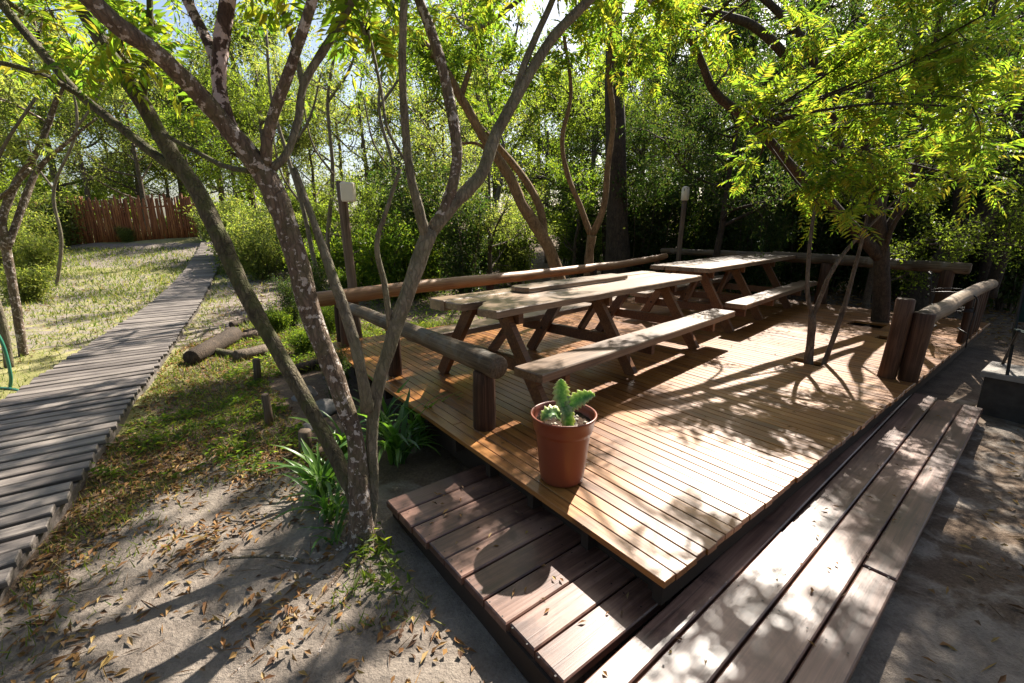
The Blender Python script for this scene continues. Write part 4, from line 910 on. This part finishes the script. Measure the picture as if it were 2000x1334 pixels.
# far belt of wood
rng = np.random.default_rng(88); n_ = 30000
az = rng.uniform(R(-60), R(65), n_); d = rng.uniform(42, 60, n_); zz = rng.uniform(0, 1, n_) ** .8 * (2.5 + 1.5 * np.sin(az * 23) + 1.5 * np.sin(az * 61))
P = np.stack([d * np.sin(az), d * np.cos(az), zz], 1); P[:, 2] += gz(P[:, 0], P[:, 1])
V, T = leaf_arrays(P, rdir(rng, n_), rdir(rng, n_), rng.uniform(.3, .6, n_), rng.uniform(.2, .35, n_))
link('distant_wood', mesh_np('distant_wood', V, T), M['leaf_wood'], None, kind='stuff', label='distant belt of woodland filling gaps between the trees', category='wood')

# ------------------------------------------------------------------ pole fence
f0, f1 = hit(60, 482), hit(392, 462)
fn = thing('pole_fence', f0, 0, label='red-brown fence of close upright poles across the back of the clearing', category='fence')
Ln = float(np.linalg.norm((f1 - f0)[:2])); npole = int(Ln / .078)
pm = []
for k in range(6):
    rg = np.random.default_rng(400 + k); g = Geo(); hh = rg.uniform(1.68, 1.95)
    P = np.array([(rg.normal(0, .008), rg.normal(0, .008), z) for z in np.linspace(-.1, hh, 4)]); g.tube(P, [.047, .045, .042, .034], 7, rg, .06); pm.append(g.mesh('pole', True))
for k in range(npole):
    t = k / npole; p = f0 + (f1 - f0) * t; z = float(gz(p[0], p[1]))
    child('pole', pm[rnd.randrange(6)], M['fence'], fn, (p[0] + rnd.uniform(-.012, .012), p[1] + rnd.uniform(-.02, .02), z), (rnd.uniform(-.02, .02), rnd.uniform(-.025, .025), rnd.uniform(0, 6.28)))
for z in (.4, 1.4):
    log('rail', (f0[0], f0[1] + .08, float(gz(f0[0], f0[1])) + z), (f1[0], f1[1] + .08, float(gz(f1[0], f1[1])) + z), .035, .035, M['fence'], fn, 77)

# ------------------------------------------------------------------ strap-leaved plants round the tree
def strap_mesh(seed, L, w):
    rg = np.random.default_rng(seed); n = 8; t = np.linspace(0, 1, n); arch = rg.uniform(.8, 1.5)
    ang = R(80) - t * arch * 1.5; st = L / (n - 1)
    x = np.concatenate([[0], np.cumsum(np.cos(ang[:-1]) * st)]); z = np.concatenate([[0], np.cumsum(np.sin(ang[:-1]) * st)])
    y = np.cumsum(rg.normal(0, .006, n)); ww = w * np.sin(np.clip(t * 2.9 + .25, 0, 3.14)) ** .6 * .5; ww[-1] = .0008
    V = []
    for i in range(n): V += [(x[i], y[i] - ww[i], z[i] + ww[i] * .35), (x[i], y[i], z[i]), (x[i], y[i] + ww[i], z[i] + ww[i] * .35)]
    Q = [(i * 3 + k, i * 3 + k + 1, i * 3 + k + 4, i * 3 + k + 3) for i in range(n - 1) for k in (0, 1)]
    return mesh_np('strap', np.array(V), None, Q, True)
straps = [strap_mesh(500 + k, rs_, w) for k, (rs_, w) in enumerate(((.5, .03), (.42, .026), (.6, .034), (.35, .024), (.48, .028), (.55, .03)))]
for s_ in straps: s_.materials.append(M['strap'])
for k, (u, v, n_, sc, lab) in enumerate(((632, 965, 50, .85, 'strap-leaved plant drooping left of the foreground tree base'), (668, 890, 30, .9, 'bright strap-leaved plant behind the leaning stem of the foreground tree'), (778, 905, 46, 1.0, 'arching strap-leaved plant between the foreground tree and the deck'), (822, 868, 34, 1.0, 'strap-leaved plant against the dark side of the deck'), (645, 1020, 36, .7, 'low strap-leaved plant in front of the foreground tree base'), (752, 850, 30, .9, 'strap-leaved plant behind the foreground tree stems'), (655, 1060, 12, .5, 'small grassy plant on the sand at the tree foot'))):
    p = hit(u, v); t = thing('strap_leaved_plant', (p[0], p[1], p[2] - .01), 0, label=lab, category='plant', group='strap-leaved plants round the foreground tree')
    for j in range(n_):
        o = link('leaf', straps[rnd.randrange(6)], None, t, (rnd.uniform(-.05, .05), rnd.uniform(-.05, .05), 0), (rnd.uniform(-.25, .25), rnd.uniform(-.25, .2), rnd.uniform(0, 6.28))); s_ = sc * rnd.uniform(.75, 1.3); o.scale = (s_, s_, s_)

# ------------------------------------------------------------------ logs, stakes, stones on the left
def ground_log(u0, v0, u1, v1, r0, r1, mat, label, seed):
    p, q = hit(u0, v0), hit(u1, v1); p[2] += r0 * .8; q[2] += r1 * .8
    o = log('log', p, q, r0, r1, mat, thing_dummy, seed, .01) if False else link('log', log_mesh('log', p, q, r0, r1, .012, seed), mat, None, p, Vector(q - p).to_track_quat('X', 'Z').to_euler(), label=label, category='log', group='logs lying by the boardwalk')
ground_log(375, 712, 460, 665, .11, .13, M['bark_dark'], 'dark weathered log lying nearest the boardwalk', 501)
ground_log(425, 668, 505, 660, .085, .08, M['post'], 'dark short log resting behind the dark weathered log', 502)
ground_log(462, 705, 520, 690, .085, .08, M['bark_bg'], 'sawn brown log with pale cut end behind the leaning trunk', 503)
ground_log(452, 640, 500, 625, .06, .055, M['bark_dark'], 'thin mossy branch piece at the top of the log pile', 504)
ground_log(400, 690, 470, 700, .06, .05, M['bark_moss'], 'mossy log lying across the front of the pile', 505)
ground_log(480, 660, 560, 640, .075, .07, M['bark_dark'], 'dark rotting log behind the leaning trunk', 506)
ground_log(560, 735, 640, 715, .07, .06, M['bark_dark'], 'dark rotting log between the two trunks', 507)
for k, (u, v, h, r_, lab) in enumerate(((527, 828, .30, .035, 'dark wooden stake in the grass left of the leaning trunk'), (503, 745, .28, .04, 'small wooden stake below the sawn log'), (597, 885, .20, .055, 'low pale-topped stump beside the leaning stem'))):
    p = hit(u, v); g = Geo(); rg = np.random.default_rng(510 + k); g.tube(np.array([(0, 0, -.05), (.004, 0, h * .5), (0, .005, h - .01), (0, .005, h)]), [r_ * 1.05, r_, r_, r_ * .85], 10, rg, .06)
    link('stake', g.mesh('stake', True), M['post'], None, p, (rnd.uniform(-.06, .06), rnd.uniform(-.06, .06), 0), label=lab, category='stake', group='short stakes in the grass')
def rock_mesh(seed, s):
    import bmesh
    bm_ = bmesh.new(); bmesh.ops.create_icosphere(bm_, subdivisions=3, radius=1); rg = np.random.default_rng(seed); f = rg.normal(0, 1.6, (6, 3)); ph = rg.uniform(0, 6.28, 6)
    for v in bm_.verts:
        c = np.array(v.co); d = 1 + .1 * sum(math.sin(f[i] @ c * 1.5 + ph[i]) for i in range(6)); v.co = Vector((c[0] * d * s[0], c[1] * d * s[1], c[2] * d * s[2]))
    me = bpy.data.meshes.new('rock'); bm_.to_mesh(me); bm_.free(); me.polygons.foreach_set('use_smooth', np.ones(len(me.polygons), bool)); return me
for k, (u, v, s, lab) in enumerate(((640, 800, (.20, .15, .09), 'flat grey rock behind the leaning stems'), (600, 775, (.15, .12, .08), 'grey rock between the leaning trunks'), (650, 740, (.13, .12, .08), 'mossy rock beside the deck behind the trunk'), (610, 840, (.10, .08, .06), 'small rock by the pale-topped stump'))):
    link('rock', rock_mesh(520 + k, s), M['rock'], None, hit(u, v), (0, 0, rnd.uniform(0, 6)), label=lab, category='rock', group='rocks beside the deck')

# ------------------------------------------------------------------ hose
P = [hit(-60, 822), hit(10, 812), hit(42, 790), hit(46, 772), hit(22, 762), hit(-30, 760)]
P = np.array(P); P[:, 2] += .015
P2 = np.array([at(20, 758, 4.9), at(21, 735, 4.9), at(14, 700, 4.9), at(2, 665, 4.9), at(-20, 630, 4.9)])
hs = thing('garden_hose', hit(15, 790), 0, label='green garden hose curling on the grass at the left edge', category='hose')
for PP in (P, P2):
    g = Geo(); Ps, rs = spline(PP, np.full(len(PP), .016), 8); g.tube(Ps, rs, 8); child('hose_length', g.mesh('hose', True), M['hose'], hs, (0, 0, 0))

# ------------------------------------------------------------------ right edge: plinth, canvas chair, iron stand
pq = un(1890, 806, GZ)[:2]; pc_ = pq + A * 1.05 + B * .27
pl = thing('plinth', (pc_[0], pc_[1], GZ), ROT_A, label='low dark plinth with a pale stone top at the right edge', category='plinth')
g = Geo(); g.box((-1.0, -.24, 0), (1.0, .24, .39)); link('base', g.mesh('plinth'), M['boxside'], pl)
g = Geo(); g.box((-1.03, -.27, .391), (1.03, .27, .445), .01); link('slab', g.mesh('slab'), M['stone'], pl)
cq = pq + A * .40 + B * .27; ch = thing('canvas_chair', (cq[0], cq[1], GZ + .446), ROT_A + R(10), label='dark green canvas folding chair standing on the stone plinth', category='chair')
for x in (-.25, .25):
    g = Geo(); g.tube(np.array([(x, -.22, 0), (x, .2, .55)]), [.014, .014], 6); link('leg', g.mesh('leg'), M['iron'], ch)
    g = Geo(); g.tube(np.array([(x, .25, 0), (x, -.2, .42)]), [.014, .014], 6); link('leg', g.mesh('leg'), M['iron'], ch)
    g = Geo(); g.tube(np.array([(x, .12, .35), (x, .3, .95)]), [.014, .014], 6); link('back_frame', g.mesh('back_frame'), M['iron'], ch)
g = Geo(); xx = np.linspace(-.26, .26, 7)
def cloth(fn, n=7, m=7):
    V = [fn(i / (n - 1), j / (m - 1)) for i in range(n) for j in range(m)]
    V2 = [(v[0], v[1], v[2] - .008) for v in V]; Q = [(i * m + j, (i + 1) * m + j, (i + 1) * m + j + 1, i * m + j + 1) for i in range(n - 1) for j in range(m - 1)]
    gg = Geo(); gg.add(V, None, Q); gg.add(V2, None, [q[::-1] for q in Q]); return gg.mesh('canvas', True)
link('seat', cloth(lambda s, t: (-.26 + .52 * s, -.22 + .42 * t, .42 - .05 * math.sin(math.pi * s) - .03 * t)), M['canvas'], ch)
link('backrest', cloth(lambda s, t: (-.26 + .52 * s, .16 + .14 * t + .05 * math.sin(math.pi * s), .46 + .5 * t)), M['canvas'], ch)
q_ = un(1842, 668, 0.0); st = thing('iron_chair', (q_[0], q_[1], .002), ROT_B + R(10), label='black wrought-iron chair standing on the deck behind the handrail', category='chair')
def rod(name, pts, r_=.009):
    g = Geo(); P, rr = spline(np.array(pts, float), np.full(len(pts), r_), 4); g.tube(P, rr, 6); link(name, g.mesh(name, True), M['iron'], st)
for x in (-.2, .2):
    rod('leg', [(x, -.2, 0), (x, -.19, .22), (x, -.2, .44)]); rod('leg', [(x, .22, 0), (x, .2, .22), (x, .2, .44), (x, .26, .86)])
    rod('arm', [(x, .22, .64), (x * 1.1, .0, .66), (x * 1.1, -.18, .62), (x, -.2, .44)])
for z in (.58, .68, .78, .86): rod('back_rail', [(-.2, .2 + (z - .44) * .14, z), (0, .225 + (z - .44) * .14, z + .01), (.2, .2 + (z - .44) * .14, z)])
for k in range(5): rod('seat_rod', [(-.2 + k * .1, -.2, .44), (-.2 + k * .1, 0, .43), (-.2 + k * .1, .2, .44)], .008)
for y in (-.2, .2): rod('seat_rail', [(-.2, y, .44), (0, y, .44), (.2, y, .44)])
rod('stretcher', [(-.2, -.2, .16), (0, -.1, .2), (.2, -.2, .16)]); rod('stretcher', [(-.2, .21, .16), (0, .1, .2), (.2, .21, .16)])

# ------------------------------------------------------------------ leaf litter, grass
def on_deck(x, y, m=.05):
    q = np.linalg.inv(np.array([A, B]).T) @ (np.stack([x, y]) - C0[:, None])
    return (q[0] > -5 - m) & (q[0] < .62 + m) & (q[1] > -.62 - m) & (q[1] < 8.6 + m)
def on_walk(x, y):
    p = np.stack([x, y], 1); r_ = on(cr_, dr, 0)[None] + (y[:, None] / dr[1]) * dr[None]; l_ = on(cl, dl, 0)[None] + (y[:, None] / dl[1]) * dl[None]
    return (x > l_[:, 0] - .02) & (x < r_[:, 0] + .02)
rng = np.random.default_rng(600)
def scatter(n, x0, x1, y0, y1, dens):
    x = rng.uniform(x0, x1, n); y = rng.uniform(y0, y1, n); k = rng.uniform(0, 1, n) < dens(x, y); x, y = x[k], y[k]
    k = ~on_deck(x, y) & ~on_walk(x, y); return x[k], y[k]
def clumpf(x, y, s=1.0): return .5 + .5 * np.sin(3.1 * x * s + 2 * np.sin(2.3 * y * s)) * np.sin(2.7 * y * s + 1.7 * np.sin(1.9 * x * s))
sets = [scatter(22000, -4.5, 1.2, .6, 3.6, lambda x, y: (1 - .93 * zone_sand(x, y)) * .9 + .75 * clumpf(x, y, 1.6) ** 2.5),
        scatter(18000, -5, 0, 3.0, 8, lambda x, y: .5 + .45 * clumpf(x, y)), scatter(5200, 1.0, 5.5, .6, 5, lambda x, y: .4 * clumpf(x, y, 1.4) + .08),
        scatter(16000, 2, 16, 5, 16, lambda x, y: .9 + 0 * x), scatter(9000, -16, -3, 4, 14, lambda x, y: .25 * clumpf(x, y) + .05)]
x = np.concatenate([s[0] for s in sets]); y = np.concatenate([s[1] for s in sets]); n_ = len(x)
P = np.stack([x, y, gz(x, y) + und(x, y) + rng.uniform(.004, .022, n_)], 1)
ad = rng.uniform(0, 6.28, n_); D = np.stack([np.cos(ad), np.sin(ad), rng.normal(0, .22, n_)], 1)
far = np.clip(y / 7, .8, 1.6)
V1, T1_ = leaf_arrays(P, D, np.array([0, 0, 1.0]) + rng.normal(0, .35, (n_, 3)), rng.uniform(.035, .095, n_) * far, rng.uniform(.014, .034, n_) * far, .3, .1)
xs_, ys_ = scatter(1500, -4, 5, .7, 5.5, lambda x, y: .7 + 0 * x); ns_ = len(xs_); ad = rng.uniform(0, 6.28, ns_)
Vs, Ts = leaf_arrays(np.stack([xs_, ys_, gz(xs_, ys_) + und(xs_, ys_) + .008], 1), np.stack([np.cos(ad), np.sin(ad), rng.normal(0, .06, ns_)], 1), np.tile([0, 0, 1.0], (ns_, 1)), rng.uniform(.05, .22, ns_), rng.uniform(.003, .007, ns_), .5, .02)
T1_ = np.vstack([T1_, Ts + len(V1)]); V1 = np.vstack([V1, Vs])
# a few leaves on the deck and step
m_ = 150; a_ = rng.uniform(-4.8, -.05, m_); b_ = rng.uniform(.05, 8.2, m_); Pd = np.array([AB(p, q, .006) for p, q in zip(a_, b_)])
m2 = 46; Pd = np.vstack([Pd, [AB(p, q, SZ + .008) for p, q in zip(rng.uniform(-1.4, .5, m2), rng.uniform(-.5, .0, m2))], [AB(rng.uniform(.1, .5), rng.uniform(0, 4), SZ + .008) for k in range(30)]])
ad = rng.uniform(0, 6.28, len(Pd)); V2, T2_ = leaf_arrays(Pd, np.stack([np.cos(ad), np.sin(ad), rng.normal(0, .15, len(Pd))], 1), np.array([0, 0, 1.0]) + rng.normal(0, .3, (len(Pd), 3)), rng.uniform(.02, .05, len(Pd)), rng.uniform(.008, .016, len(Pd)), .3, .1)
link('leaf_litter', mesh_np('leaf_litter', np.vstack([V1, V2]), np.vstack([T1_, T2_ + len(V1)])), M['litter'], None, kind='stuff', label='dry fallen leaves scattered over sand, soil and boards', category='leaves')
gs = [scatter(60000, -5, -.2, 2.2, 8.5, lambda x, y: (1 - zone_sand(x, y)) * (.15 + .85 * clumpf(x, y, 1.3) ** 1.5)),
      scatter(90000, -20, -2.5, 3, 19, lambda x, y: zone_turf(x, y) * (.22 + .6 * clumpf(x, y, .7))),
      scatter(5000, -.9, .3, 1.7, 2.9, lambda x, y: .8 * clumpf(x, y, 2.2)), scatter(9000, -3.4, -1.6, .8, 3, lambda x, y: clumpf(x, y, 2) ** 2 * sstep(-1.9, -2.5, x))]
x = np.concatenate([s[0] for s in gs]); y = np.concatenate([s[1] for s in gs]); n_ = len(x)
P = np.stack([x, y, gz(x, y) + und(x, y) - .004], 1); hgt = rng.uniform(.03, .085, n_) * np.clip(y / 6, .9, 1.8)
ad = rng.uniform(0, 6.28, n_); sd = np.stack([np.cos(ad), np.sin(ad), 0 * ad], 1); w = (rng.uniform(.003, .006, n_) * np.clip(y / 4, 1, 3))[:, None]
tip = P + np.stack([rng.normal(0, .5, n_) * hgt, rng.normal(0, .5, n_) * hgt, hgt], 1)
V = np.stack([P - sd * w, P + sd * w, tip], 1).reshape(-1, 3)
link('grass', mesh_np('grass', V, np.arange(n_ * 3).reshape(-1, 3)), M['grass'], None, kind='stuff', label='short patchy grass on the lawn and beside the tree', category='grass')

gc = [scatter(7000, -3.6, -.3, 3.0, 7.5, lambda x, y: clumpf(x, y, 1.7) ** 3 * .9), scatter(2600, -.9, .2, 1.9, 3.2, lambda x, y: .5 * clumpf(x, y, 2) + 0 * x), scatter(9000, -4.5, 5, 6.5, 12, lambda x, y: .7 * clumpf(x, y, 1.1))]
x = np.concatenate([q[0] for q in gc]); y = np.concatenate([q[1] for q in gc]); x = np.repeat(x, 4) + rng.normal(0, .02, len(x) * 4); y = np.repeat(y, 4) + rng.normal(0, .02, len(y) * 4); n_ = len(x)
P = np.stack([x, y, gz(x, y) + und(x, y) + rng.uniform(0, .06, n_)], 1); ad = rng.uniform(0, 6.28, n_)
V, T = leaf_arrays(P, np.stack([np.cos(ad), np.sin(ad), rng.uniform(-.1, 1.0, n_)], 1), np.array([0, 0, 1.0]) + rng.normal(0, .4, (n_, 3)), rng.uniform(.03, .08, n_), rng.uniform(.012, .03, n_))
link('ground_cover', mesh_np('ground_cover', V, T), M['leaf_green'], None, kind='stuff', label='low green weeds growing between grass and fallen leaves', category='weeds')
